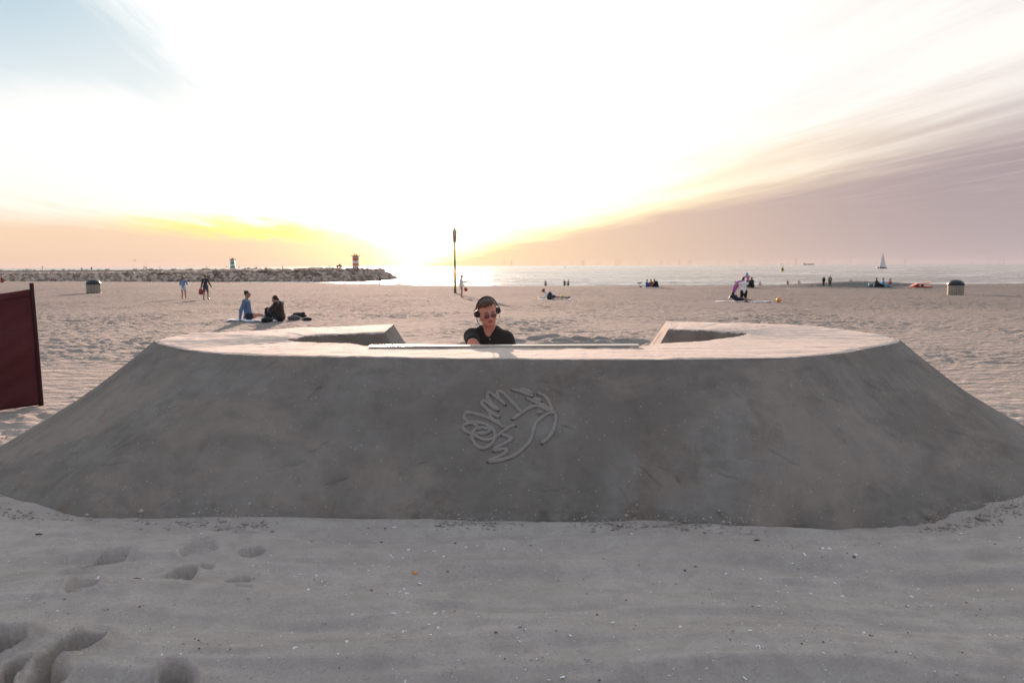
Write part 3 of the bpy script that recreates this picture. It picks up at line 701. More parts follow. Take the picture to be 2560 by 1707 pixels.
# ------------------------------------------------------------------ the DJ
m_black = cm('black_cotton', (.0115, .008, .0075), bump=.0008, bsc=220, sheen=.05); m_plast = mat('black_plastic', (.012, .012, .013), .35, .05, spec=.5)
m_face = mat('reddish_skin', (.48, .20, .155), .5, .05, 30, .0004, 400)  # even reddish skin tone for head and body
dj = empty('person', (-.215, 7.36, -.25), label='young man in black polo shirt, headphones and sunglasses standing behind the sand booth', cat='person')
# local frame: he faces -Y (toward the camera)
pel = (.03, .25, .92); chs = (.0, .07, 1.22)
shA, shB = (-.152, -.01, 1.305), (.155, .09, 1.268)
elA, haA = (-.14, -.16, 1.255), (-.02, -.29, 1.16)
elB, haB = (.25, -.02, 1.05), (.13, -.28, 1.10)
hips = [((-.09, .25, .9), (.11, .25, .9), .1, .1)]
thg = [((-.09, .25, .88), (-.11, .2, .48), .09, .06), ((.11, .25, .88), (.13, .22, .48), .09, .06)]
clf = [((-.11, .2, .48), (-.11, .26, .09), .06, .038), ((.13, .22, .48), (.13, .28, .09), .06, .038)]
fts = [((-.11, .26, .08), (-.13, .09, .03), .042, .03), ((.13, .28, .08), (.15, .11, .03), .042, .03)]
tor = [(pel, L3(pel, chs, .5), .125, .115), (L3(pel, chs, .5), chs, .115, .13), ((-.06, .04, 1.24), (.08, .09, 1.24), .115, .115), (shA, shB, .062, .06), ((-.05, .02, 1.345), (.05, .06, 1.34), .055, .052)]
nk = [((.0, .05, 1.34), (.005, -.015, 1.45), .060, .057)]
def hand(p, d, s):
    p = np.array(p, float); d = np.array(d, float); d /= np.linalg.norm(d); sd = np.cross(d, [0, 0, 1.0]); sd /= np.linalg.norm(sd); dn = np.array([0, 0, -1.0])
    H = [(p, p+d*.075, .027, .03)]
    for o_, l_ in ((-.028, .058), (-.009, .072), (.010, .067), (.027, .05)):
        a = p+d*.085+sd*o_; b = a+d*l_*.45+dn*.004; c_ = b+d*l_*.35+dn*.016; e_ = c_+d*l_*.15+dn*.02
        H += [(a, b, .0098, .0092), (b, c_, .0092, .0085), (c_, e_, .0085, .0075)]
    a = p+d*.02+sd*.028*s; b = a+d*.032+sd*.024*s+dn*.008; H += [(a, b, .013, .011), (b, b+d*.028-sd*.002*s+dn*.014, .011, .0085)]
    return H
arms = [(shA, elA, .055, .045), (elA, haA, .045, .027), (shB, elB, .055, .045), (elB, haB, .045, .027)]
body = tor+hips+thg+clf+fts+nk+arms+hand(haA, (.85, -.4, -.1), -1)+hand(haB, (-.3, -.8, -.12), 1)
# head: built upright facing -Y around its centre, then turned
hc = np.array([-.008, -.055, 1.535])
Rh = np.array(Matrix.Rotation(rad(-9), 3, 'Y') @ Matrix.Rotation(rad(13), 3, 'Z') @ Matrix.Rotation(rad(20), 3, 'X'))
def hp(x, y, z_): return tuple(hc+Rh@np.array([x, y, z_]))
def head_sdf(P):
    q = (P-hc)@Rh
    c = lambda a, b, ra, rb: cone(q, a, b, ra, rb)
    d = ell(q, (0, .012, .028), (.077, .096, .092))
    d = smin(d, ell(q, (0, -.018, -.02), (.066, .072, .09)), .03)
    d = smin(d, c((0, -.05, -.088), (0, -.062, -.1), .03, .024), .04)          # chin
    for s in (-1, 1):
        d = smin(d, c((s*.055, .0, -.055), (s*.03, -.045, -.092), .022, .022), .03)   # jaw
        d = smin(d, c((s*.045, -.062, -.022), (s*.05, -.05, -.03), .020, .02), .02)  # cheek
        d = smin(d, c((s*.015, -.088, .022), (s*.047, -.076, .024), .011, .010), .014)  # brow
        d = -smin(-d, c((s*.031, -.096, .002), (s*.034, -.094, .002), .014, .013), .012)  # eye socket
        d = smin(d, ell(q, (s*.031, -.076, .001), (.013, .012, .011)), .004)
        e = smin(ell(q, (s*.080, .016, -.005), (.010, .02, .033)), 9+q[:, 0]*0, .001); d = smin(d, e, .008)
        d = smin(d, ell(q, (s*.014, -.098, -.034), (.009, .010, .009)), .006)    # nostril wing
    d = smin(d, c((0, -.090, .018), (0, -.110, -.026), .009, .0125), .012)      # nose
    d = smin(d, c((-.019, -.088, -.058), (.019, -.088, -.058), .006, .006), .008)  # upper lip
    d = smin(d, c((-.016, -.086, -.069), (.016, -.086, -.069), .0075, .0075), .006)
    d = -smin(-d, c((-.022, -.098, -.0635), (.022, -.098, -.0635), .0025, .0025), .003)
    return d
bf = segf(body, .022)
def full(P): return smin(bf(P), head_sdf(P), .012)
link('body', sdf_mesh('body', full, (-.4, -.6, -.02), (.42, .5, 1.72), .0075), m_face, dj)
# lips and brows
b1 = B(); b1.tube([hp(-.021, -.091, -.062), hp(-.007, -.0965, -.0565), hp(0, -.097, -.058), hp(.007, -.0965, -.0565), hp(.021, -.091, -.062)], [.002, .0045, .004, .0045, .002], 8)
b1.tube([hp(-.019, -.091, -.066), hp(0, -.096, -.0705), hp(.019, -.091, -.066)], [.002, .0055, .002], 8); b1.out('lips', mat('lips', (.36, .11, .09), .45), dj)
for s in (-1, 1): b1 = B(); b1.tube([hp(s*.014, -.0975, .026), hp(s*.032, -.0945, .032), hp(s*.052, -.081, .027)], [.0025, .003, .0015], 8); b1.out('eyebrow', hair_d, dj)
# hair: short, combed up, with lower sides
def hair_f(P):
    q = (P-hc)@Rh
    d = ell(q, (0, .020, .038), (.081, .098, .090))+.004*np.clip((.03-q[:, 2])*20, 0, 1)
    d = smin(d, ell(q, (-.018, -.048, .104), (.055, .052, .030)), .02)
    d = d+.0028*np.sin(q[:, 0]*190+q[:, 1]*60+3*np.sin(q[:, 1]*80))+.0015*np.sin(q[:, 0]*420+q[:, 1]*170)
    line = .010*np.sin(q[:, 0]*75+1)+np.interp(q[:, 1], [-.09, -.045, -.03, -.012, .0, .03, .09], [.085, .072, .045, .02, -.015, -.005, -.045])-np.clip(np.abs(q[:, 0])-.03, 0, 1)*.3
    return np.maximum(d, (line-q[:, 2])*.8)
link('hair', sdf_mesh('hair', hair_f, hc-.16, hc+.17, .004), mat('short_brown_hair', (.075, .036, .020), .5, .3, 60, .001, 300), dj)
# black polo: shell over torso and half sleeves with open collar
sh_segs = [(a, b, ra+.014, rb+.014) for a, b, ra, rb in tor]+[(shA, L3(shA, elA, .72), .070, .066), (shB, L3(shB, elB, .95), .076, .070)]
sf = segf(sh_segs, .03)
def polo(P):
    d = sf(P)+.0045*np.sin(P[:, 2]*60+P[:, 0]*45+2*np.sin(P[:, 0]*25))*np.clip((1.3-P[:, 2])*6, 0, 1)
    neck = cone(P, (0, .0, 1.40), (.012, -.13, 1.255), .062, .006)
    neck = np.minimum(neck, cone(P, (0, .05, 1.36), (0, .0, 1.6), .062, .07))
    return np.maximum(np.maximum(d, -neck), (.86-P[:, 2]))
link('polo_shirt', sdf_mesh('polo_shirt', polo, (-.45, -.4, .8), (.45, .5, 1.5), .0075), m_black, dj)
b1 = B()                                           # collar leaves
for s in (-1, 1):
    pts = []
    for k_ in range(9):
        a = k_/8; ang = math.pi*(.5-a*1.02)*1.0
        pts.append((s*(.076*math.cos(ang) if a < .8 else .076*math.cos(ang)+0.0), .035-.085*math.sin(-ang)*1.0 if False else .04+.082*math.sin(ang), 1.40-.115*a**1.6))
    for (x0, y0, z0), (x1, y1, z1) in zip(pts, pts[1:]):
        vs = [b1.bm.verts.new(p_) for p_ in ((x0, y0, z0), (x1, y1, z1), (x1*1.32, y1*1.2-.012, z1-.042), (x0*1.32, y0*1.2-.012, z0-.042))]
        b1.bm.faces.new(vs)
bmesh.ops.remove_doubles(b1.bm, verts=b1.bm.verts, dist=.0008)
o = b1.out('collar', m_black, dj); md = o.modifiers.new('t', 'SOLIDIFY'); md.thickness = .006
b1 = B(); b1.ball((.012, -.115, 1.235), (.006, .003, .006)); b1.out('button', m_white, dj); b1 = B(); b1.ball((.013, -.105, 1.285), (.005, .003, .005)); b1.out('button', m_white, dj)
b1 = B(); b1.ball((.115, -.048, 1.205), (.013, .004, .008)); b1.ball((.124, -.045, 1.202), (.006, .004, .005)); b1.out('chest_badge', mat('pale_badge', (.5, .55, .55), .6), dj)
solid('trousers', [(a, b, ra+.014, rb+.016) for a, b, ra, rb in hips+thg+clf]+[(pel, L3(pel, chs, .2), .135, .13)], cm('dark_denim', (.03, .035, .05)), dj, .015)
for f_ in fts: solid('shoe', [(f_[0], f_[1], .052, .042)], m_white, dj, .012)
# headphones
hpn = empty('headphones', (0, 0, 0)); hpn.parent = dj
b1 = B(); b1.tube([hp(.098*math.sin(a), .02, .02+.125*math.cos(a)*.95) for a in np.linspace(-1.45, 1.45, 25)], [.0065]*25, 8); b1.out('headband', m_plast, hpn)
for s in (-1, 1):
    b1 = B(); 
    for dy_ in (-.018, .018): b1.tube([hp(s*.100, .02+dy_*.3, .045), hp(s*.116, .02+dy_, .02), hp(s*.118, .02+dy_, -.02)], .003, 6)
    b1.out('yoke', m_plast, hpn)
    b1 = B(); b1.tube([hp(s*.080, .012, -.012), hp(s*.100, .012, -.012)], [.032, .034], 20); b1.tube([hp(s*.100, .012, -.012), hp(s*.122, .012, -.012)], [.030, .024], 20); b1.out('ear_cup', m_plast, hpn)
b1 = B(); b1.tube([hp(-.105, .01, -.045), hp(-.1, .01, -.09), hp(-.07, .04, -.15), (-.09, .07, 1.33)], .0028, 6); b1.out('cable', m_plast, hpn); b1 = B(); b1.tube([hp(.108, .01, -.045), hp(.112, .01, -.085)], .0028, 6); b1.out('cable', m_plast, hpn)
# sunglasses
sg = empty('sunglasses', (0, 0, 0)); sg.parent = dj
m_lens = bpy.data.materials.new('tinted_lens'); m_lens.use_nodes = True; p = m_lens.node_tree.nodes['Principled BSDF']; p.inputs['Base Color'].default_value = (.12, .045, .045, 1); p.inputs['Roughness'].default_value = .08; p.inputs['Alpha'].default_value = .72
m_rim = mat('thin_metal_rim', (.35, .30, .27), .3, .05, metal=.9)
for s in (-1, 1):
    b1 = B(); b1.poly([hp(s*.033+.027*math.cos(a)*(1.0), -.110+.004*abs(math.cos(a)), -.003+.0185*math.sin(a)-.002*math.cos(a)*s) for a in np.linspace(0, 2*math.pi, 20, endpoint=False)], .002).out('lens', m_lens, sg)
    b1 = B(); b1.tube([hp(s*.059, -.106, .006), hp(s*.078, -.06, .004), hp(s*.082, .0, .002)], .0016, 6).out('temple', m_rim, sg)
b1 = B(); b1.tube([hp(-.008, -.111, .005), hp(0, -.116, .008), hp(.008, -.111, .005)], .002, 6)
for s in (-1, 1): b1.tube([hp(s*.033+.0275*math.cos(a), -.110+.004*abs(math.cos(a)), -.003+.019*math.sin(a)-.002*math.cos(a)*s) for a in np.linspace(-.4, math.pi+.4, 14)], .0014, 6)
b1.out('frame', m_rim, sg)
print('dj done')

# ------------------------------------------------------------------ seated pair with their things
m_blue = cm('blue_grey_knit', (.10, .165, .28)); m_navy = cm('navy_cloth', (.02, .025, .045)); m_brown = cm('dark_brown_fleece', (.035, .015, .009), sheen=.6); m_wht = cm('white_cloth', (.72, .72, .74)); m_grey = cm('grey_cloth', (.13, .13, .14)); m_blk = cm('black_cloth', (.014, .014, .015)); m_towel = cm('pale_blue_towel', (.62, .67, .78))
g0 = gp(622, 801)
def seat_lady(r, J, D):
    o = np.array(J['hed']); b1 = B()
    for s in (-1, 1): b1.ball((s*.033+o[0], o[1]+.094, o[2]+.006), (.030, .012, .023))
    b1.tube([(o[0]-.055, o[1]+.085, o[2]+.012), (o[0]-.082, o[1], o[2]+.008)], .005, 6); b1.tube([(o[0]+.055, o[1]+.085, o[2]+.012), (o[0]+.082, o[1], o[2]+.008)], .005, 6)
    b1.out('sunglasses', m_plast, r)
    ms = bpy.data.materials.new('striped_sock'); ms.use_nodes = True; X.nt = ms.node_tree; t = X.nt.nodes.new('ShaderNodeTexCoord'); s_x = X.nt.nodes.new('ShaderNodeSeparateXYZ'); X.nt.links.new(t.outputs['Object'], s_x.inputs[0])
    f = X(s_x.outputs[1]).__mul__(2*math.pi/.05)._op('SINE'); X.nt.links.new(mixc(ss(f, -.1, .1), (.015, .015, .02), (.6, .62, .66)), X.nt.nodes['Principled BSDF'].inputs['Base Color'])
    for q in 'LR': solid('sock', [(L3(J['kn'+q], J['an'+q], .22), J['an'+q], .066, .05), (J['an'+q], J['to'+q], .05, .038)], ms, r, .018)
JL = sit(back=-.06, kneez=.17, kneey=.42, footy=.80, arms='back', head=(0, -.01, .86)); JL['nek'] = (0, -.06, .68); JL['chs'] = (0, -.06, .55)
for s, q in ((1, 'R'), (-1, 'L')): JL['sh'+q] = (.16*s, -.06, .62); JL['ha'+q] = (.2*s, -.22, .05); JL['el'+q] = (.24*s, -.16, .34)
person(JL, (g0[0], g0[1], g0[2]+.02), face_r-.05, 'woman with hair bun, sunglasses and blue cardigan sitting upright on pale towel', m_blue, m_navy, hair_d, bun, .016, 1.0, skin, 2, .35, extra=seat_lady)
g1 = gp(702, 803)
JB = sit(back=.06, kneez=.36, kneey=.42, footy=.46, arms='knees', head=(0, .20, .72)); JB['nek'] = (0, .10, .58)
person(JB, (g1[0], g1[1], g1[2]+.02), face_l-.25, 'person in thick dark brown jacket with ponytail hunched over drawn-up knees', m_brown, m_blk, hair_d, tail, .016, 1.0, skin, 2, 2, m_blk, k=1.22)
cloth_sheet('beach_towel', 'pale blue towel spread under the woman in the blue cardigan', 'towel', m_towel, 634, 803, 1.75, .75)
def bag(name, label, cat, m, px, py, d, rz=0, seedv=0, parts=True):
    c0 = gp(px, py); r = empty(name, c0, rz, label=label, cat=cat)
    w, dd, h = d; s0 = [((-w*.3, 0, h*.4), (w*.3, 0, h*.45), h*.42, h*.38), ((-w*.1, 0, h*.62), (w*.15, .02, h*.66), h*.32, h*.26)]
    def ex(P, v): return v+h*.06*np.sin(P[:, 0]*17/w+seedv)*np.sin(P[:, 2]*11/h)
    solid('pouch', s0, m, r, max(.012, h*.06), .05, ex)
    b1 = B(); b1.tube([(-w*.25, 0, h*.75), (-w*.12, .03, h*1.05), (w*.12, .03, h*1.08), (w*.28, 0, h*.75)], h*.035, 8); b1.out('strap', m_blk, r)
    return r
bag('shoulder_bag', 'black bag lying on the pale towel between the seated pair', 'bag', m_blk, 668, 806, (.40, .2, .18), 0, 1)
bag('holdall', 'grey and black bag lying to the right of the person in brown', 'bag', m_grey, 735, 800, (.50, .25, .17), .1, 2)
c0 = gp(765, 801)
def shoe_obj(px, py, lab, rz, m, cat='shoe', name='trainer'):
    c0 = gp(px, py); r = empty(name, c0, rz, label=lab, cat=cat)
    solid('upper', [((0, -.08, .05), (0, .0, .06), .042, .036), ((0, 0, .05), (0, .13, .04), .036, .03)], m, r, .012, .03); b1 = B(); b1.box((0, .02, .012), (.085, .27, .025), bev=.008); b1.out('sole', m_plast, r)
shoe_obj(766, 800, 'dark shoe on the sand right of the grey bag, nearest it', 1.1, m_blk); shoe_obj(771, 801, 'dark shoe on the sand farthest right of the grey bag', 1.5, m_blk)
c0 = gp(748, 795); o = solid('folded_coat', [((-.25, 0, .05), (.2, .05, .07), .06, .05), ((-.2, .1, .13), (.16, .08, .16), .05, .045)], m_blk, None, .02, .05, lambda P, v: v+.012*np.sin(P[:, 0]*40)*np.sin(P[:, 1]*30)); o.location = tuple(c0); prop(o, label='dark coat heaped behind the grey bag of the seated pair', cat='coat')

# ------------------------------------------------------------------ walking couple
g2 = gp(460, 748.5); m_den = cm('denim_blue', (.16, .27, .42)); m_char = cm('charcoal_hoodie', (.035, .030, .036)); m_sho = cm('grey_shorts', (.09, .09, .11))
def blown(h): return [('e', h+[0, -.02, .02], (.088, .094, .112)), (h+[-.03, -.05, -.03], h+[-.14, -.07, -.19], .08, .055), (h+[-.14, -.07, -.16], h+[-.26, -.06, -.14], .05, .03)]
J = stand(.06, .25); J['elR'] = (.27, .02, 1.12); J['haR'] = (.26, .22, 1.15); J['haL'] = (-.15, .25, 1.0)
person(J, g2, .1, 'woman walking away in denim jacket and white shorts with blown long hair', m_den, m_wht, hair_l, blown, .022, 1.0, skin, 2, .45)
g3 = gp(515, 749.5); J = stand(.12, .02); J['haL'] = (-.30, -.02, .86); J['elR'] = (.30, -.05, 1.13); J['haR'] = (.40, .0, .92)
def mark(r, J, D):
    b1 = B(); b1.box((0, -.142, 1.28), (.14, .004, .032)); b1.out('back_print', cm('pale_print', (.3, .29, .3)), r)
person(J, g3, -.08, 'man walking away in charcoal hoodie and grey shorts carrying a red bag', m_char, m_sho, hair_l, None, .022, 1.03, skin, 2, .85, m_plast, extra=mark)
m_red = cm('brick_red_cloth', (.36, .06, .06))
r = empty('tote_bag', (g3[0]-.33, g3[1]-.02, g3[2]+.36), .5, label='red tote bag hanging from the hand of the man in the charcoal hoodie', cat='bag')
b1 = B(); b1.box((0, 0, .2), (.30, .13, .40), bev=.05); b1.out('pouch', m_red, r); b1 = B()
for s in (-1, 1): b1.tube([(-.08, s*.04, .39), (-.05, s*.03, .50), (.05, s*.03, .50), (.08, s*.04, .39)], .01, 6)
b1.out('handle', m_red, r)

# ------------------------------------------------------------------ marker pole and the person beside it
g4 = gp(1138, 732.5); dist = g4[1]
pt = at_dist(1136.2, 568, dist); H = pt[2]-g4[2]; pr = empty('marker_pole', g4, label='tall yellow and green beach marker pole with basket topmark near the waterline', cat='marker pole')
leanx = (pt[0]-g4[0])/H
m = bpy.data.materials.new('spiral_paint'); m.use_nodes = True; nt = m.node_tree; X.nt = nt; t = nt.nodes.new('ShaderNodeTexCoord'); sx = nt.nodes.new('ShaderNodeSeparateXYZ'); nt.links.new(t.outputs['Object'], sx.inputs[0])
ax_, ay_, az_ = X(sx.outputs[0]), X(sx.outputs[1]), X(sx.outputs[2])
ang = (ax_-az_*leanx)._op('ARCTAN2', ay_)*-1.0
f = ((az_*(2*math.pi/1.75)+ang+.9)._op('SINE')); nt.links.new(mixc(ss(f, .25, .35), (.80, .47, .012), (.10, .26, .13)), nt.nodes['Principled BSDF'].inputs['Base Color']); nt.nodes['Principled BSDF'].inputs['Roughness'].default_value = .45
sc = H/165
P = lambda z_: (leanx*z_*sc, 0, z_*sc)
b1 = B(); b1.tube([P(9), P(60), P(108), P(108.3), P(127)], [.115, .10, .08, .062, .055], 20); b1.out('pole', m, pr)
b1 = B(); b1.tube([(0, 0, -.3), P(9.6)], [.122, .12], 20); b1.out('base_sleeve', mat('weathered_grey', (.10, .085, .07), .7), pr)
m_yel = mat('yellow_paint', (.80, .47, .012), .45); m_top = mat('sun_bleached_orange', (.50, .29, .22), .6); m_tw = mat('pale_grille', (.62, .55, .56), .5)
b1 = B(); b1.lathe([(.135, 127*sc), (.15, 132*sc), (.17, 141*sc), (.175, 143.5*sc)], 10, (P(135)[0], 0, 0)); b1.out('basket', m_top, pr, False)
b1 = B(); b1.lathe([(.13, 143.5*sc), (.175, 152*sc), (.172, 154*sc), (.08, 159.5*sc)], 8, (P(150)[0], 0, 0)); b1.out('lantern', m_tw, pr, False)
b1 = B()
for k_ in range(8):
    a = k_*math.pi/4; cx_ = P(150)[0]; b1.tube([(cx_+.134*math.cos(a), .134*math.sin(a), 143.5*sc), (cx_+.18*math.cos(a), .18*math.sin(a), 152*sc), (cx_+.178*math.cos(a), .178*math.sin(a), 154*sc), (cx_+.085*math.cos(a), .085*math.sin(a), 159.5*sc)], .012, 6)
b1.out('lantern_rib', m_top, pr)
b1 = B(); b1.lathe([(.085, 159.3*sc), (.035, 162*sc), (.008, 165.5*sc)], 12, (P(162)[0], 0, 0)); b1.out('tip', m_yel, pr)
g5 = gp(1153.5, 744.5); J = stand(.02, .1, spread=.05); J['elR'] = (.2, .08, 1.12); J['haR'] = (.12, .42, 1.22); J['elL'] = (-.2, -.02, 1.1); J['haL'] = (-.2, .2, .86); J['hed'] = (0, .05, 1.61)
person(J, g5, face_r-.1, 'person in loose white shirt with bare legs standing right of the marker pole', m_wht, m_wht, hair_d, None, .022, 1.0, skin, 2, .12)
def racket(loc, label, m, sz, rz):
    r = empty('beach_bat', loc, rz, label=label, cat='beach bat')
    b1 = B(); b1.poly([(sz*math.cos(a), 0, sz*1.05*math.sin(a)) for a in np.linspace(0, 2*math.pi, 28, endpoint=False)], .03); b1.out('blade', m, r)
    b1 = B(); b1.tube([(-sz*.6, 0, sz*.7), (-sz*1.35, 0, sz*1.2)], .02, 8); b1.out('handle', m_wood, r)
racket((g5[0]+.34, g5[1]+.0, g5[2]+.62), 'round red beach bat held low by the person in the white shirt', cm('red_bat', (.50, .07, .05), rough=.5), .135, 0)
# can or bottle in the raised hand
b1 = B(); b1.lathe([(.03, 0), (.032, .02), (.032, .14), (.012, .19), (.012, .24)], 12); o = b1.out('bottle', cm('dark_green_glass', (.06, .10, .03), rough=.3), None); o.location = (g5[0]+.5, g5[1]-.14, g5[2]+1.18); prop(o, label='small green bottle in the raised hand of the person beside the pole', cat='bottle')

# ------------------------------------------------------------------ person lying on white towel
g6 = gp(1385, 747.5); JP = prone(); JP['hed'] = (0, .66, .50)
person(JP, g6+np.array([-.05, .25, .05]), face_l, 'person in white shirt lying on their front propped on elbows, reading, on a white towel', m_wht, cm('navy_shorts', (.03, .04, .08)), hair_k, bun, .02, 1.05, skin, 2, .2)
cloth_sheet('beach_towel', 'white towel under the person lying propped on elbows', 'towel', m_wht, 1390, 748, 2.45, .9)
r = empty('backpack', gp(1375, 748.5), .0, label='black rounded backpack standing on the white towel in front of the lying person', cat='backpack')
solid('pack', [((-.03, 0, .14), (.0, 0, .36), .19, .14)], m_blk, r, .02); solid('front_pocket', [((-.03, -.15, .13), (0, -.14, .22), .10, .09)], cm('dark_grey_nylon', (.05, .045, .045)), r, .018); b1 = B(); b1.tube([(-.05, 0, .48), (-.03, 0, .55), (.03, 0, .55), (.05, 0, .48)], .012, 6); b1.out('handle', m_blk, r)
r = empty('drink_bottle', gp(1405.5, 748), 0, label='green bottle with bright yellow top standing on the white towel', cat='bottle')
b1 = B(); b1.lathe([(.055, 0), (.06, .02), (.06, .17), (.05, .2)], 14); b1.out('bottle_body', cm('green_plastic', (.05, .2, .08), rough=.4), r); b1 = B(); b1.lathe([(.052, .2), (.052, .26), (.02, .33)], 14); b1.out('bottle_cap', cm('lime_plastic', (.6, .75, .05), rough=.4), r)
o = solid('dark_bundle', [((-.22, 0, .05), (.18, 0, .05), .05, .045), ((.02, 0, .1), (.12, 0, .14), .045, .04)], m_blk, None, .02); o.location = tuple(gp(1419, 747)); prop(o, label='dark clothes in a flat bundle at the right end of the white towel', cat='clothes')

# ------------------------------------------------------------------ group on the sand at the waterline, middle
m_royal = cm('royal_blue_cloth', (.05, .09, .36)); m_rust = cm('rust_red_cloth', (.28, .07, .05)); m_green = cm('dark_green_cloth', (.03, .06, .04)); m_lblue = cm('light_blue_cloth', (.22, .42, .62)); m_pink = cm('pink_cloth', (.60, .20, .38)); m_purp = cm('lilac_scarf', (.52, .17, .52)); m_teal = cm('dark_teal_coat', (.02, .04, .045))
def small(px, py, J, rz, label, top, bottom=m_navy, hair=hair_k, **k):
    k.setdefault('res', .03); k.setdefault('fingers', False); g = gp(px, py); return person(J, g, rz, label, top, bottom, hair, **k)
S1 = lambda: sit(back=.0, kneez=.34, kneey=.36, footy=.52, arms='knees'); S2 = lambda: sit(back=-.05, kneez=.2, kneey=.4, footy=.7, arms='lap')
small(1617, 719, S1(), face_r+.3, 'person in royal blue shirt at the left of the waterline picnic group', m_royal, m_navy, scale=1.0, sleeve=1)
small(1628, 718.5, S2(), face_r+.6, 'person in red top in the middle of the waterline picnic group', m_rust, m_navy, sleeve=.5, sk=skin2)
small(1635, 718, S1(), face_l+.3, 'bare-armed person with raised head in the waterline picnic group', cm('tan_cloth', (.35, .2, .14)), m_navy, scale=1.05, sleeve=.2)
small(1643, 719.3, sit(back=.1, kneez=.33, kneey=.38, footy=.5, head=(0, .3, .66)), face_l, 'broad person in black jacket bent forward at the right of the picnic group', m_blk, m_blk, sleeve=2, leg=2, k=1.35, scale=1.1)
cloth_sheet('beach_towel', 'white sheet under the picnic group at the waterline', 'towel', m_wht, 1627, 719.5, 1.7, .9)
o = solid('beach_bag', [((-.12, 0, .07), (.12, 0, .06), .07, .05)], m_blk, None, .03); o.location = tuple(gp(1602.5, 718)); prop(o, label='low dark bag left of the waterline picnic group', cat='bag')

# kneeling woman, her friend lying, two people behind
g7 = gp(1859, 752.5)
JK = kneel(.0); JK['hed'] = (-.02, .16, 1.16); JK['chs'] = (-.0, .02, .92); JK['nek'] = (0, .06, 1.02)
JK['elL'] = (-.34, .12, .88); JK['haL'] = (-.42, .28, 1.02); JK['elR'] = (.22, .16, .95); JK['haR'] = (.06, .28, 1.05)
def scarf(r, J, D):
    n1, n2 = 24, 30; G = np.zeros((n1, n2, 3))
    A0, A1 = np.array([.02, .2, 1.08]), np.array([-.40, .26, 1.0]); B0 = np.array([-.62, .30, .28]); 
    for i in range(n1):
        for j in range(n2):
            u, v = i/(n1-1), j/(n2-1); top_ = A0*(1-u)+A1*u; bot = B0+np.array([.16*(1-u), 0, .12*(1-u)])
            G[i, j] = top_*(1-v)+bot*v+np.array([0, .04*math.sin(u*14+v*5), .05*math.sin(math.pi*u)*(1-v)])
    o = link('scarf', grid_mesh('scarf', G), m_purp, r); md = o.modifiers.new('t', 'SOLIDIFY'); md.thickness = .02
person(JK, g7, -.1, 'woman kneeling in white top and black trousers shaking out a lilac scarf', m_wht, m_blk, hair_d, None, .024, 1.12, skin, .4, 2, m_blk, extra=scarf, fingers=False)
JF = sit(back=-.05, kneez=.12, kneey=-.3, footy=-.5, head=(-.08, .06, .42), arms='lap')
JF.update(pel=(.15, 0, .10), chs=(-.05, .02, .24), nek=(-.08, .02, .3), shL=(-.18, .0, .27), shR=(.08, .0, .27), elL=(-.28, .05, .12), haL=(-.2, .1, .3), elR=(.2, .1, .12), haR=(.05, .14, .26), hiL=(.15, 0, .1), hiR=(.3, 0, .1), knL=(.5, .1, .15), knR=(.55, 0, .12), anL=(.8, .1, .07), anR=(.85, 0, .07), toL=(.95, .1, .05), toR=(1.0, 0, .05))
g8 = gp(1836, 752.5); person(JF, g8, 0, 'dark-haired woman reclining on the towel beside the kneeling woman', m_navy, m_navy, hair_k, longh, .024, 1.05, skin, .05, .6, fingers=False)
cloth_sheet('beach_towel', 'white towel under the kneeling woman with the lilac scarf', 'towel', m_wht, 1856, 755, 3.1, 1.1)
small(1870, 718, kneel(.15), .3, 'person in light blue hood and pink top behind the kneeling woman', m_pink, m_navy, hair=m_lblue, scale=1.25, sleeve=2, leg=2, extra=lambda r, J, D: solid('hood', [('e', np.array(J['hed'])+[0, -.03, 0], (.12, .13, .15)), (J['nek'], J['chs'], .12, .13)], m_lblue, r, .03))
small(1881, 718, sit(back=.06, kneez=.4, kneey=.38, footy=.5), face_l+.3, 'person wrapped in a long black coat sitting behind the kneeling woman', m_blk, m_blk, sleeve=2, leg=2, k=1.35, scale=1.2)
# coat people, waders, distant sitters
small(2059, 716, stand(.03), .2, 'left one of two people in dark coats standing behind the low sand mound', m_teal, m_blk, hair=hair_k, hairsegs=longh, sleeve=2, leg=2, k=1.15, scale=.62)
small(2074.5, 716, stand(.03), -.2, 'right one of two people in dark coats behind the sand mound, pale shirt showing', m_blk, m_blk, hair=hair_d, sleeve=2, leg=2, k=1.15, scale=.66, extra=lambda r, J, D: solid('shirt_front', [((0, -.12, 1.0), (0, -.12, 1.35), .06, .05)], m_wht, r, .03))
r = empty('cool_bag', gp(2176.5, 717), .2, label='teal and red cool bag left of the seated people near the red trailer', cat='cool bag')
b1 = B(); b1.box((0, 0, .16), (.38, .3, .32), bev=.03); b1.out('box', cm('teal_vinyl', (.05, .22, .32)), r); b1 = B(); b1.box((.05, -.155, .2), (.1, .012, .1)); b1.box((.12, -.155, .1), (.08, .012, .07)); b1.out('panel', cm('red_vinyl', (.5, .06, .06)), r); b1 = B(); b1.box((0, 0, .34), (.4, .32, .05), bev=.02); b1.out('lid', m_wht, r)
small(2189, 717.5, sit(back=.05, kneez=.3, kneey=.4, footy=.55), face_r+.2, 'person in dark green jacket seated beside the teal cool bag', m_green, m_blk, hair=hair_d, sleeve=2, leg=2, k=1.2, scale=1.05)
small(2209, 717.5, sit(back=.05, kneez=.3, kneey=.36, footy=.5), face_l-.2, 'person in light blue hooded top seated second from the red trailer', m_lblue, m_green, hair=hair_d, sleeve=2, leg=2, k=1.2, scale=1.05)
small(2224, 717.5, sit(back=-.03, kneez=.3, kneey=.38, footy=.5), face_l, 'person in red top and pale blue sleeves seated nearest the red trailer', m_rust, m_lblue, hair=hair_d, sleeve=1, leg=2, scale=1.0)
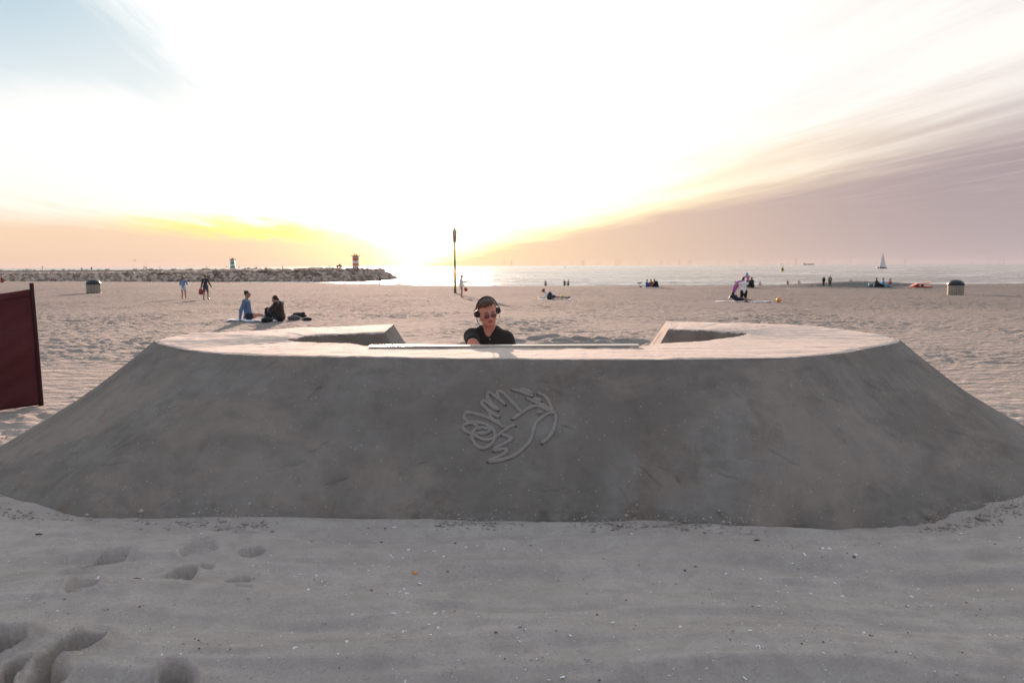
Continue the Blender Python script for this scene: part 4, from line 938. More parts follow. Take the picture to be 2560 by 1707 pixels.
small(1186, 713.5, S1(), face_r, 'lone dark figure sitting at the waterline right of the marker pole', m_green, m_green, sleeve=2, leg=2)
def wade(px, py, hpx, label, top, sk_=skin2, rz=0, pose=None):     # people standing in the shallows
    D0 = shore(0)+25; q = at_dist(px, py, 150.0); sc_ = hpx*150/2000/.9
    J = pose or stand(.02); person(J, (q[0], q[1], q[2]-.55), rz, label, top, m_navy, hair_d, None, .035, 1.0, sk_, .4, .6, fingers=False)
wade(1364, 716, 8, 'tiny bather low in the shallows above the lying person', None); wade(1411.5, 715, 8, 'bather in dark top in the shallows, left of the leaning bather', m_teal); wade(1420.5, 715, 8, 'bather leaning sideways in the shallows', None)
wade(1900, 716, 8, 'child in pale top in the shallows right of the person in black coat', m_wht); wade(1969, 716, 9, 'bare-chested bather left of the other bather with bent arms', None)
JJ = stand(.02); JJ['elR'] = (.4, .0, 1.2); JJ['haR'] = (.42, .1, .95); wade(1997, 716, 9, 'bare-chested bather with elbow out, nearer the sand mound', None, pose=JJ)
wade(2127, 714, 6, 'small dark surfer sitting in the breakers beyond the sand mound', m_blk); wade(949, 712, 7, 'lone figure wading in the golden water off the breakwater tip', m_rust)

# ------------------------------------------------------------------ ball, litter bins, red trailer
r = empty('beach_ball', gp(1946.5, 755.5), 0, label='orange and yellow ball on the sand right of the kneeling woman', cat='ball')
m = bpy.data.materials.new('ball_panels'); m.use_nodes = True; X.nt = m.node_tree; t = X.nt.nodes.new('ShaderNodeTexCoord'); sx = X.nt.nodes.new('ShaderNodeSeparateXYZ'); X.nt.links.new(t.outputs['Object'], sx.inputs[0])
f = (X(sx.outputs[0])._op('ARCTAN2', X(sx.outputs[2])-.15)*3.0)._op('SINE'); X.nt.links.new(mixc(ss(f, -.05, .05), (.85, .16, .02), (.9, .5, .04)), X.nt.nodes['Principled BSDF'].inputs['Base Color'])
b1 = B(); b1.ball((0, 0, .13), (.135, .135, .13), sub=4); b1.out('ball_skin', m, r)
m_slat = mat('weathered_slats', (.44, .37, .30), .75, .18, 14, .001, 80); m_dome = mat('dark_dome_plastic', (.022, .026, .034), .45, .1)
def bin_(px, py, hpx, label):
    g = gp(px, py); d_ = g[1]; Hh = hpx*d_/2000*1.0; r = empty('litter_bin', g, label=label, cat='litter bin', group='domed litter bins on the beach')
    R0 = Hh*.475; zt = Hh*.66
    b1 = B(); n = 30
    for k_ in range(n):
        a = 2*math.pi*k_/n; Rm = Matrix.Rotation(a, 3, 'Z'); b1.box(Rm@Vector((R0, 0, zt*.5+.02)), (.03, 2*math.pi*R0/n*.72, zt-.04), Rm, bev=.006)
    b1.out('slatted_side', m_slat, r, False)
    b1 = B(); b1.lathe([(R0-.03, -.1), (R0-.03, zt-.02)], 32); b1.out('drum', mat('dark_steel_drum', (.04, .038, .036), .6), r)
    b1 = B(); b1.lathe([(R0+.03, .0), (R0+.03, .035)], 32); b1.lathe([(R0+.03, zt-.03), (R0+.035, zt+.03)], 32); b1.out('hoop', m_dome, r)
    b1 = B(); b1.lathe([(R0*1.08, zt+.01), (R0*1.08, zt+.06), (R0*1.02, zt+.13), (R0*.82, Hh-.13), (R0*.5, Hh-.03), (R0*.05, Hh)], 36); b1.out('dome_lid', m_dome, r)
bin_(234.5, 732.5, 34, 'litter bin with black dome lid in front of the breakwater rocks'); bin_(2388.5, 737.5, 38.5, 'larger-looking litter bin with black dome lid before the open sea')
r = empty('rescue_trailer', gp(2302, 719), .08, label='red rescue trailer carrying an orange board at the edge of the water', cat='trailer')
m_or = cm('orange_red_paint', (.62, .08, .03), rough=.4)
u_ = gp(2302, 719)[1]/2000
def q2(x, z_): return ((x-2302)*u_, 0, (719-z_)*u_)
b1 = B(); b1.poly([q2(2276, 717.5), q2(2290, 718), q2(2327, 718), q2(2327, 715), q2(2305, 715.5), q2(2303, 710), q2(2292, 709)], .8); b1.out('chassis', m_or, r, False)
b1 = B(); b1.poly([q2(2274, 716), q2(2276, 717), q2(2294, 708.5), q2(2292, 707.5)], .5); b1.out('drawbar', m_or, r, False)
b1 = B(); b1.poly([q2(2296, 707.8), q2(2312, 706.2), q2(2332, 703.8), q2(2333, 704.8), q2(2320, 708), q2(2304, 708.6)], .55); b1.out('rescue_board', cm('faded_orange', (.55, .22, .10), rough=.5), r, False)
for xx in (2285.5, 2299.5): b1 = B(); b1.tube([Vector(q2(xx, 713.5))+Vector((0, -.47, 0)), Vector(q2(xx, 713.5))+Vector((0, -.36, 0))], 2.6*u_, 18); b1.out('wheel', m_plast, r)
b1 = B(); b1.box(Vector(q2(2294.5, 713))+Vector((0, -.405, 0)), (4*u_, .01, 4*u_)); b1.out('number_plate', m_wht, r, False)

# ------------------------------------------------------------------ breakwater
def hor(px): return 664.45-(px-1280)*.00437
JT = np.array([(-420, 352), (-330, 346), (-218, 342), (-148, 335), (-105, 324), (-86, 318), (-70, 322), (-58, 340), (-53, 368), (-58, 400)], float)
js = np.concatenate([[0], np.cumsum(np.hypot(*np.diff(JT, axis=0).T))]); sq = np.linspace(0, js[-1], 420); JC = catm(js, JT, sq)
tg = np.gradient(JC, axis=0); tg /= np.hypot(*tg.T)[:, None]; nr_ = np.stack([-tg[:, 1], tg[:, 0]], -1)
jpx = CX+JC[:, 0]/JC[:, 1]*F*.996
tipf = smooth(sq, js[-1]-30, js[-1])
zc1 = np.interp(jpx, [0, 300, 450, 560, 640, 700, 880, 950, 975], [-.55, -.5, -.1, .55, .62, .75, 1.15, 1.0, .6])-.0*tipf
zc2 = np.interp(jpx, [0, 300, 450, 560, 640, 700, 880, 950, 975], [.85, .9, 1.0, 1.1, .62, .85, 1.25, 1.1, .6])
Wp = [(-3, -5.5), (0, -4.4), (8, None), (13, 'p'), (19, 'p'), (23, 'b'), (34, 'b'), (44, -5)]
secs = []
for i in range(len(sq)):
    row = []
    for w_, zv in Wp:
        zq = zc1[i]-.5 if zv is None else (min(zc1[i], zc2[i]-.7)+.25 if zv == 'p' else (zc2[i]-.3 if zv == 'b' else zv))
        xy = JC[i]+nr_[i]*w_; row.append((xy[0], xy[1], zq))
    secs.append(row)
Gj = np.array(secs); Gd = []
for k_ in range(len(Wp)-1):
    for t0_ in np.linspace(0, 1, 6)[:-1]: Gd.append(Gj[:, k_]*(1-t0_)+Gj[:, k_+1]*t0_)
Gd = np.stack(Gd, 1); Gd[..., 2] += .22*fbm(Gd[..., 0]/2, Gd[..., 1]/2, 3)
m_core = mat('breakwater_rubble', (.24, .195, .165), .95, .3, .6, .1, 2); m_rock = mat('armour_stone', (.52, .41, .34), .9, .25, .35, .03, 3); m_rock2 = mat('dark_wet_stone', (.26, .20, .165), .8, .3, .5, .03, 3)  # armour stone paled and warmed to imitate lens veil
bw = empty('breakwater', (-218, 345, -4), label='long stone breakwater core running out to sea at the left', cat='breakwater')
me = grid_mesh('rubble_core', Gd); me.transform(Matrix.Translation((218, -345, 4))); link('rubble_core', me, m_core, bw)
# boulders
variants = []
for k_ in range(14):
    bm_ = bmesh.new(); rs_ = np.random.default_rng(100+k_); dd = rs_.uniform(.7, 1.2, 3)*np.array([1.25, .9, .8])
    for c_ in [(a, b, c2) for a in (-1, 1) for b in (-1, 1) for c2 in (-1, 1)]:
        for _ in range(2): bm_.verts.new(np.array(c_)*dd*rs_.uniform(.72, 1.0, 3)*.62)
    for _ in range(3): v = rs_.normal(size=3); v /= np.linalg.norm(v); bm_.verts.new(v*dd*.82)
    r_ = bmesh.ops.convex_hull(bm_, input=bm_.verts); bmesh.ops.delete(bm_, geom=[e_ for e_ in r_['geom_interior'] if isinstance(e_, bmesh.types.BMVert)], context='VERTS')
    bmesh.ops.bevel(bm_, geom=list(bm_.edges), offset=.05, segments=1, affect='EDGES')
    me = bpy.data.meshes.new('boulder'); bm_.to_mesh(me); bm_.free(); me.materials.append(m_rock2 if k_ % 4 == 3 else m_rock); variants.append(me)
def rock_pose():
    i = RNG.integers(0, len(sq)); w_ = RNG.uniform(0, 9.5); zc_ = -4.3+(zc1[i]+4.3)*min(1, w_/8)
    xy = JC[i]+nr_[i]*w_; return xy[0], xy[1], zc_, w_
small_rocks = []; nb = 0
srt = []
for i in range(0, 1): pass
cand = []
smax = js[-1]; sp_ = 0.0
for row, w0 in enumerate((1.0, 3.0, 5.2, 7.6)):
    s0 = RNG.uniform(0, 1.5)+70
    while s0 < smax:
        size = RNG.uniform(1.0, 1.75)*(1.0 if row < 3 else .85); i = min(len(sq)-1, int(s0/smax*(len(sq)-1))); w_ = w0+RNG.uniform(-.7, .7)
        xy = JC[i]+nr_[i]*w_; z0 = -4.4+(zc1[i]+3.9)*min(1, w_/8)+RNG.uniform(-.15, .3); cand.append((xy[0], xy[1], z0, size, True)); s0 += size*1.55
inview = [c_ for c_ in cand if abs(c_[0]/c_[1]) < .655]; random.shuffle(inview); print('boulders', len(inview))
rest = []
inview.sort(key=lambda c_: -c_[3]/c_[1])
for n_i, (x_, y_, z_, s0, _) in enumerate(inview):
    M = Matrix.Translation((x_, y_, z_)) @ Matrix.Rotation(RNG.uniform(0, 6.28), 4, 'Z') @ Matrix.Rotation(RNG.normal(0, .6), 4, 'X') @ Matrix.Rotation(RNG.normal(0, .6), 4, 'Y') @ Matrix.Scale(s0, 4)
    if n_i < 300:
        o = bpy.data.objects.new('boulder', variants[n_i % 14]); COL.objects.link(o); o.matrix_world = M
        prop(o, label='angular grey-brown armour boulder piled on the seaward face of the breakwater', cat='boulder', group='armour boulders of the breakwater')
    else: rest.append((variants[n_i % 14], M))
for k_ in range(520):                      # crest and gap rubble
    i = RNG.integers(60, len(sq)); w_ = RNG.choice([RNG.uniform(6.5, 9.5), RNG.uniform(22, 26), RNG.uniform(0, 8)]); 
    zq = zc1[i]-.35 if 6 < w_ < 12 else (zc2[i]-.35 if w_ > 20 else -4.5+(zc1[i]+3.9)*w_/8)
    xy = JC[i]+nr_[i]*w_; rest.append((variants[k_ % 14], Matrix.Translation((xy[0], xy[1], zq)) @ Matrix.Rotation(RNG.uniform(0, 6.28), 4, 'Z') @ Matrix.Rotation(RNG.normal(0, .5), 4, 'X') @ Matrix.Scale(RNG.uniform(.5, 1.15), 4)))
bm_ = bmesh.new()
for me, M in rest:
    n0 = len(bm_.verts); bm_.from_mesh(me); bm_.verts.ensure_lookup_table(); bmesh.ops.transform(bm_, matrix=M, verts=bm_.verts[n0:])
me = bpy.data.meshes.new('rock_rubble'); bm_.to_mesh(me); bm_.free(); o = link('rock_rubble', me, m_rock, None, False); prop(o, label='smaller stones filling the gaps and crest of the breakwater', cat='rubble', kind='stuff')
b1 = B(); b1.poly([(-420, 470, -5), (-300, 462, -5), (-128, 446, -5), (-118, 470, -5), (-300, 490, -5), (-420, 495, -5)], 0.001, 2)
ret = bmesh.ops.extrude_face_region(b1.bm, geom=list(b1.bm.faces)); vs = [e_ for e_ in ret['geom'] if isinstance(e_, bmesh.types.BMVert)]; bmesh.ops.translate(b1.bm, vec=(0, 0, 5.9), verts=vs)
o = b1.out('harbour_mole', m_core, None, False); prop(o, label='far harbour mole behind the breakwater carrying the green lighthouse', cat='mole')

def lighthouse(px, ybase, ytop, dist, label, cA, kind_):
    bp = at_dist(px, ybase+1.5, dist); tp_ = at_dist(px, ytop, dist); H_ = tp_[2]-bp[2]; u = dist/2000
    r = empty('lighthouse', bp, label=label, cat='lighthouse')
    m = bpy.data.materials.new('lighthouse_bands'); m.use_nodes = True; X.nt = m.node_tree; t = X.nt.nodes.new('ShaderNodeTexCoord'); sx = X.nt.nodes.new('ShaderNodeSeparateXYZ'); X.nt.links.new(t.outputs['Object'], sx.inputs[0])
    f = (X(sx.outputs[2])*(2*math.pi/(H_*.36))+(.6 if kind_ else 2.2))._op('SINE'); X.nt.links.new(mixc(ss(f, -.05, .05), cA, (.70, .68, .66)), X.nt.nodes['Principled BSDF'].inputs['Base Color'])
    wr = (8.0 if kind_ else 6.0)*u; gh = H_*(.80 if kind_ else .80)
    b1 = B(); b1.lathe([(wr*1.12, -2), (wr*1.12, H_*.08), (wr, H_*.10), (wr*.93, gh)], 24); b1.out('tower', m, r)
    mg = mat('gallery_paint', cA if kind_ else (.55, .52, .45), .5)
    b1 = B(); b1.lathe([(wr*.93, gh-.1), (wr*1.45, gh+H_*.035), (wr*1.45, gh+H_*.055), (wr*.6, gh+H_*.06)], 24); b1.out('gallery', mg, r)
    b1 = B(); 
    for k_ in range(12):
        a = k_*math.pi/6; b1.tube([(wr*1.4*math.cos(a), wr*1.4*math.sin(a), gh+H_*.05), (wr*1.4*math.cos(a), wr*1.4*math.sin(a), gh+H_*.05+.5)], .04, 5)
    b1.out('railing', mg, r)
    if kind_:
        b1 = B(); z0 = gh+H_*.05; ro = wr*.55
        for sx_ in (-1, 1):
            for sy_ in (-1, 1): b1.tube([(sx_*ro*.75, sy_*ro*.75, z0), (sx_*ro*.75, sy_*ro*.75, z0+H_*.11), (0, 0, z0+H_*.15)], .13, 6)
        b1.out('lantern_frame', mat('yellow_lantern_frame', (.7, .42, .03), .5), r)
        b1 = B(); b1.lathe([(.3, z0), (.3, z0+H_*.06), (.1, z0+H_*.08)], 12); b1.out('lamp', m_white, r)
    else:
        b1 = B(); z0 = gh+H_*.05; b1.lathe([(wr*.5, z0), (wr*.5, z0+H_*.07), (wr*.62, z0+H_*.08), (wr*.1, z0+H_*.15)], 16); b1.out('lantern_house', mat('yellow_lantern_frame', (.7, .42, .03), .5), r)
lighthouse(889.5, 668, 634.5, 372, 'red and white banded lighthouse at the head of the breakwater', (.62, .17, .10), 1)
lighthouse(582, 669.5, 644.5, 452, 'smaller green and white banded lighthouse on the far mole', (.04, .27, .20), 0)
# tiny people on the breakwater
mid = np.argmin(np.abs(jpx-300))
TP = [(106, 672, 7, 'distant person on the breakwater, farthest left', m_blk, 360), (205, 678.5, 10, 'person in blue top and white shorts walking the breakwater path, left one of two', m_royal, 354), (229, 677, 11, 'person in grey walking the breakwater path, right one of two', m_char, 354),
      (360, 674, 8, 'left angler standing on the breakwater with a rod', m_blk, 356), (365, 674, 8, 'right angler standing beside the other on the breakwater', m_char, 356), (400, 672, 6, 'distant person between the anglers and the green lighthouse', m_blk, 366), (516, 671, 6, 'distant person left of the green lighthouse, nearest the walkers', m_green, 366), (567, 671, 6, 'distant person just left of the green lighthouse', m_blk, 380), (598, 671, 6, 'distant person just right of the green lighthouse', m_blk, 380),
      (642, 675, 9, 'distant standing person first right of the green lighthouse gap', m_teal, 352), (651, 675.5, 7, 'distant crouching person in a pair on the breakwater', m_blk, 352), (665, 675, 8, 'distant standing person in the middle of the breakwater', m_teal, 352), (706, 672.5, 9, 'distant dark person standing on the block in mid breakwater', m_blk, 345), (824.5, 672, 8, 'distant person left of the parked buggy near the red lighthouse', m_blk, 345),
      (875, 668.5, 5, 'distant person at the foot of the red lighthouse', m_blk, 362), (920, 669, 6, 'distant person right of the red lighthouse on the crest', m_rust, 362)]
for px, yb_, hp_, lab, tm, di in TP:
    q = at_dist(px, yb_, di); s_c = hp_*di/2000/1.72; person(stand(.05), q, RNG.uniform(0, 6), lab, tm, m_navy, hair_k, None, .06, min(1.08, max(.6, s_c)), skin, 2, 2, fingers=False)
for px, lab in ((361.5, 'left fishing rod raised above the anglers'), (366.5, 'right fishing rod raised above the anglers')):
    q = at_dist(px, 670, 356); b1 = B(); b1.tube([(0, 0, 0), (-.2, 0, 1.8)], [.03, .015], 5); o = b1.out('fishing_rod', m_blk, None); o.location = tuple(q); prop(o, label=lab, cat='fishing rod')
# people and things on the sand by the rocks at far left
g = gp(5, 706.5); small(5, 706.5, S1(), 0, 'person in red sitting at the foot of the rocks, farthest left', m_rust, m_rust, sleeve=2, leg=2, scale=1.4, res=.04)
for px, py, lab, tm in ((33.5, 702.5, 'dark-clad person sitting on the lowest rocks at the left', m_blk), (124, 701.5, 'person in pink sitting among the lower rocks, left of the pair', m_pink), (128.5, 702, 'person in rust red sitting among the lower rocks beside the one in pink', m_rust), (139, 704, 'person in dark top crouching at the rocks behind the left litter bin', m_char)):
    q = at_dist(px, py, 322); person(S1(), q, 0, lab, tm, m_navy, hair_k, None, .06, 1.15, skin, 2, 2, fingers=False)
r = empty('beach_buggy', at_dist(848, 669, 350), 0, label='small open buggy parked on the breakwater left of the red lighthouse', cat='buggy')
b1 = B(); b1.box((0, 0, .7), (2.2, 1.2, .5), bev=.1); b1.box((.2, 0, 1.2), (.7, 1, .6), bev=.1); b1.out('car_body', m_char, r); 
for sx_ in (-.75, .75): b1 = B(); b1.tube([(sx_, -.65, .35), (sx_, .65, .35)], .35, 14); b1.out('axle_wheel', m_plast, r)

# ------------------------------------------------------------------ gulls
m_gull = cm('grey_white_feather', (.42, .41, .42)); m_gd = cm('dark_feather', (.12, .11, .11))
def gull_mesh(fly=False):
    segs = [((0, -.14, .17), (0, .1, .2), .04, .055), ((0, .1, .21), (0, .16, .29), .035, .03), (('e'), (0, .17, .31), (.03, .036, .03))]
    return segs
r0 = empty('gull', (0, 0, 0)); solid('gull_body', gull_mesh(), m_gull, r0, .012, .02)
b1 = B(); b1.tube([(0, .19, .31), (0, .25, .30)], [.012, .004], 6); b1.out('beak', m_yel, r0)
for s in (-1, 1): b1 = B(); b1.ball((s*.05, -.06, .2), (.014, .16, .045)); b1.out('wing', m_gd, r0)
b1 = B(); [b1.tube([(s*.025, 0, .15), (s*.025, 0, 0)], .006, 5) for s in (-1, 1)]; b1.out('legs', m_yel, r0)
birds = [(1560, 713, -1.2, 'gull on the sand edge, leftmost of the three'), (1571.5, 713, -1.2, 'gull on the sand edge, middle of the three'), (1599.5, 713.5, -1.2, 'gull on the sand edge nearest the picnic group'), (574.5, 707, 1.2, 'white gull at the foot of the rocks right of the walking man'), (625, 707.5, 1.4, 'white gull at the water edge below the green lighthouse'), (657, 708, .8, 'white gull at the water edge right of its neighbour'), (564, 706, 0, 'gull half hidden at the foot of the rocks'), (1153, 713, 0, 'tiny gull at the waterline above the person in white')]
for k_, (px, py, rz, lab) in enumerate(birds):
    g = gp(px, py)
    if k_ == 0: o = r0
    else:
        o = r0.copy(); COL.objects.link(o)
        for ch in r0.children: c_ = ch.copy(); COL.objects.link(c_); c_.parent = o
    o.location = tuple(g); o.rotation_euler = (0, 0, rz); o.scale = (1.5,)*3; prop(o, label=lab, cat='gull', group='gulls by the water')
r = empty('gull', at_dist(337, 651.5, 190), -1.3, label='gull flying over the breakwater between the bin and green lighthouse', cat='gull', group='gulls by the water')
solid('gull_body', [((0, -.18, 0), (0, .16, .02), .03, .05), ((0, .16, .02), (0, .24, .02), .04, .03)], m_gull, r, .015)
for s in (-1, 1): b1 = B(); b1.poly([(0, .12, .03), (s*.35, .16, .17), (s*.62, .0, .10), (s*.33, .0, .14), (0, -.05, .03)], .02, 2); b1.out('wing', m_gd, r)
r.scale = (1.1,)*3

# ------------------------------------------------------------------ at sea
def sea_at(px, py):
    d = ray(px, py); t = (SEA-CAM[2])/d[2]; return CAM+d*t
q = at_dist(2205, 669.5, 1150); q[2] = SEA; u = 1150/2000
r = empty('sailing_yacht', q, .0, label='white sailing yacht under full sail near the right horizon', cat='sailing boat')
m_sail = cm('white_sailcloth', (.85, .81, .83), sheen=0); hw = 13*u
b1 = B(); n = 16; bm_ = b1.bm; rows_ = []
for i in range(n+1):
    t0_ = i/n; x_ = -hw+2*hw*t0_; wd = 1.6*math.sin(math.pi*min(1, t0_*.88+.12))**.6*(1 if t0_ < .95 else .4); rows_.append([bm_.verts.new((x_, y_, z_)) for y_, z_ in ((-wd, 1.5), (-wd*.8, .5), (0, -.3), (wd*.8, .5), (wd, 1.5))])
for a, b in zip(rows_, rows_[1:]):
    for k_ in range(4): bm_.faces.new((a[k_], a[k_+1], b[k_+1], b[k_]))
    bm_.faces.new((a[4], a[0], b[0], b[4]))
bm_.faces.new(rows_[0]); bm_.faces.new(rows_[-1][::-1]); b1.out('hull', cm('dark_blue_hull', (.06, .09, .12), rough=.4), r)
b1 = B(); b1.box((0, 0, 1.75), (hw*.8, 1.3, .5), bev=.1); b1.out('cabin', m_white, r); Hm = 40*u
b1 = B(); b1.tube([(.3, 0, 1.3), (.3, 0, Hm)], [.14, .08], 8); b1.out('mast', m_white, r)
def sail(name, pts):
    G = np.zeros((14, 14, 3)); A, Bp, C_ = map(np.array, pts)
    for i in range(14):
        for j in range(14):
            u0, v0 = i/13, j/13; p_ = A*(1-v0)+(Bp*(1-u0)+C_*u0)*v0; G[i, j] = p_+np.array([0, 1.0*math.sin(math.pi*u0)*math.sin(math.pi*v0*.9), 0])
    o = link(name, grid_mesh(name, G), m_sail, r); md = o.modifiers.new('t', 'SOLIDIFY'); md.thickness = .06
sail('main_sail', [(.4, 0, Hm-.3), (.5, 0, 2.4), (hw*.78, .3, 2.3)]); sail('jib', [(.2, 0, Hm*.93), (-hw*.45, 0, 1.8), (.0, -.3, 2.2)])
# buoys
def buoy(px, py, hpx, label, dist):
    q = at_dist(px, py, dist); q[2] = SEA; u = dist/2000; h_ = hpx*u; r = empty('buoy', q, 0, label=label, cat='buoy', group='buoys off the beach')
    b1 = B(); b1.lathe([(h_*.24, -.3), (h_*.26, h_*.06), (h_*.2, h_*.14), (h_*.09, h_*.17)], 18); b1.out('float', m_yel, r)
    b1 = B()
    for k_ in range(4): a = k_*math.pi/2+.4; b1.tube([(h_*.15*math.cos(a), h_*.15*math.sin(a), h_*.12), (h_*.05*math.cos(a), h_*.05*math.sin(a), h_*.55)], h_*.018, 6)
    b1.lathe([(h_*.15, h_*.16), (h_*.15, h_*.36), (h_*.05, h_*.42)], 12); b1.out('lattice_tower', mat('buoy_dark_green', (.05, .07, .03), .6), r)
    b1 = B(); b1.tube([(0, 0, h_*.5), (-h_*.1, 0, h_*.75), (-h_*.12, 0, h_)], h_*.02, 6); b1.lathe([(h_*.05, h_*.86), (h_*.06, h_*.95), (.02, h_)], 8, (-h_*.11, 0, 0)); b1.out('topmark', m_white, r)
buoy(1956, 675, 20, 'yellow buoy with dark tower and pale topmark, largest and nearest', 720); buoy(1411.5, 668.5, 5, 'small dark buoy near the horizon, left of its neighbour', 2200); buoy(1446, 667, 4, 'tiny brown buoy at the horizon, right of its neighbour', 3200)
# cargo ship
q = at_dist(2022, 661, 14000); q[2] = SEA; u = 7.0; r = empty('cargo_ship', q, 0, label='long low cargo ship on the horizon between the buoy and yacht', cat='ship')
m_ship = mat('ship_grey', (.10, .085, .095), .6)
b1 = B(); b1.poly([(-14*u, 0, -5), (13*u, 0, -5), (14.2*u, 0, 12), (-14*u, 0, 12)], 24); b1.out('hull', m_ship, r, False)
b1 = B(); b1.box((-12.3*u, 0, 22), (2.4*u, 20, 22)); b1.box((-12.6*u, 0, 36), (.9*u, 8, 8)); b1.out('bridge', m_ship, r, False)
for k_ in range(7): b1 = B(); b1.box((-8*u+k_*3*u, 0, 14.5), (2.4*u, 20, 6 if k_ % 2 else 9)); b1.out('cargo_hatch', m_ship, r, False)
q = at_dist(2345, 660, 15000); q[2] = SEA
# wind turbines
m_tur = mat('turbine_grey', (.22, .19, .2), .6)
def turbine(blade0, h_):
    r = empty('wind_turbine', (0, 0, 0)); b1 = B(); b1.tube([(0, 0, -5), (0, 0, h_)], [2.6, 1.6], 10); b1.out('tower', m_tur, r)
    b1 = B(); b1.box((0, -1, h_+1), (5, 12, 5), bev=1); b1.out('nacelle', m_tur, r)
    for k_ in range(3):
        a = blade0+k_*2*math.pi/3; v_ = Vector((math.sin(a), 0, math.cos(a))); b1 = B(); b1.tube([Vector((0, -8, h_+1)), Vector((0, -8, h_+1))+v_*12, Vector((0, -8, h_+1))+v_*62], [.9, 1.3, .4], 8); b1.out('blade', m_tur, r)
    return r
protos = [turbine(a, 88) for a in (0, .35, .7, 1.05)]
TX = [1085, 1125, 1159, 1187, 1198, 1261, 1279, 1337, 1343, 1381, 1395, 1429, 1453, 1459, 1498.6, 1540, 1548, 1578.6, 1597, 1607, 1654, 1673, 1698, 1720, 1725, 1748, 1797, 1819, 1851, 1860, 1900, 1912, 1917, 1969, 1989, 2057, 2065, 2126, 2146, 2156, 2193, 2263, 2430, 2472, 2498, 2508]
BIG = {1337: 1, 1381: 14, 1395: 12, 1429: 12, 1459: 15, 1540: 15, 1548: 15, 1654: 14, 1698: 15, 1725: 16, 1797: 13, 1851: 15, 1917: 14, 1989: 17, 2057: 13, 2126: 15, 2263: 17, 2430: 13, 2472: 14, 2508: 16, 1261: 15, 1279: 15}
for k_, px in enumerate(TX):
    hp_ = BIG.get(px, RNG.uniform(9, 12)); hp_ = max(hp_, 9); di = 2000*118/hp_; pr_ = protos[k_ % 4]
    if k_ < 4: o = pr_
    else:
        o = pr_.copy(); COL.objects.link(o)
        for ch in pr_.children: c_ = ch.copy(); COL.objects.link(c_); c_.parent = o
    q = at_dist(px, 660, di); o.location = (q[0], q[1], SEA); prop(o, label='faint grey wind turbine far out on the horizon', cat='wind turbine', group='wind turbines along the horizon')

# ------------------------------------------------------------------ shells and grit in the foreground
def shell_mesh(w, l, h_, seed):
    rs_ = np.random.default_rng(seed); bm_ = bmesh.new(); n = 9; c_ = bm_.verts.new((0, -l*.4, h_*.5)); rg = []
    for ring, f_ in ((1, .5), (2, .85), (3, 1.0)):
        rg.append([bm_.verts.new((w*f_*math.sin(a)*(1+rs_.normal(0, .05)), l*f_*(-math.cos(a)*.9+.1)*(1+rs_.normal(0, .04)), h_*(1-(f_**2))*(1+.1*rs_.normal())+(.0 if ring < 3 else -.0005))) for a in np.linspace(-2.5, 2.5, n)])
    c_.co.z = h_
    for k_ in range(n-1):
        bm_.faces.new((c_, rg[0][k_], rg[0][k_+1]))
        for a, b in zip(rg, rg[1:]): bm_.faces.new((a[k_], b[k_], b[k_+1], a[k_+1]))
    me = bpy.data.meshes.new('shell'); bm_.to_mesh(me); bm_.free(); me.polygons.foreach_set('use_smooth', [True]*len(me.polygons)); return me
m_sh = mat('white_shell', (.80, .80, .80), .5, .1, 200); m_sb = mat('brown_shell', (.13, .06, .035), .55, .25, 200); m_sg = mat('blue_grey_shell', (.24, .29, .34), .5, .2, 200); m_so = mat('orange_shell', (.62, .26, .09), .5, .15, 200)
def shells(name, cat, label, group, m, n, s0, s1, seed):
    vs_ = [shell_mesh(.5, .62, .2, seed+k_) for k_ in range(5)]
    for v_ in vs_: v_.materials.append(m)
    c_ = 0
    while c_ < n:
        px, py = RNG.uniform(-30, 2590), RNG.uniform(1290, 1725)
        if RNG.random() > (.35+.65*smooth(np.array(px), -300, 1500))*(.15+1.3*max(0, .5+float(vn(px/170., py/60.)))): continue
        p_ = un(px, py, 0)
        ybase = np.interp(p_[0], bc[300:-300, 0][np.argsort(bc[300:-300, 0])], bc[300:-300, 1][np.argsort(bc[300:-300, 0])])
        if p_[1] > ybase-.05: continue
        o = bpy.data.objects.new(name, vs_[c_ % 5]); COL.objects.link(o); s_ = RNG.uniform(s0, s1)*(.7+.6*RNG.random()**2)
        o.location = (p_[0], p_[1], hz(p_[0], p_[1])+s_*.05); o.rotation_euler = (RNG.normal(0, .25)+(math.pi if RNG.random() < .2 else 0), RNG.normal(0, .25), RNG.uniform(0, 6.28)); o.scale = (s_, s_, s_)
        prop(o, label=label, cat=cat, group=group); c_ += 1
shells('shell', 'shell', 'small white shell fragment on the smooth sand before the sand sculpture', 'white shells in the foreground', m_sh, 200, .012, .024, 10)
shells('shell', 'shell', 'small dark brown shell fragment on the smooth sand before the sculpture', 'brown shells in the foreground', m_sb, 62, .011, .022, 20)
shells('shell', 'shell', 'small blue-grey shell fragment on the smooth sand before the sculpture', 'blue-grey shells in the foreground', m_sg, 35, .011, .02, 30)
p_ = un(1037, 1430.5, 0); o = bpy.data.objects.new('shell', shell_mesh(.5, .62, .25, 77)); o.data.materials.append(m_so); COL.objects.link(o); o.location = (p_[0], p_[1], hz(p_[0], p_[1])+.002); o.scale = (.036,)*3; o.rotation_euler = (0, 0, 1.4); prop(o, label='single orange shell lying centre-left on the smooth sand', cat='shell')
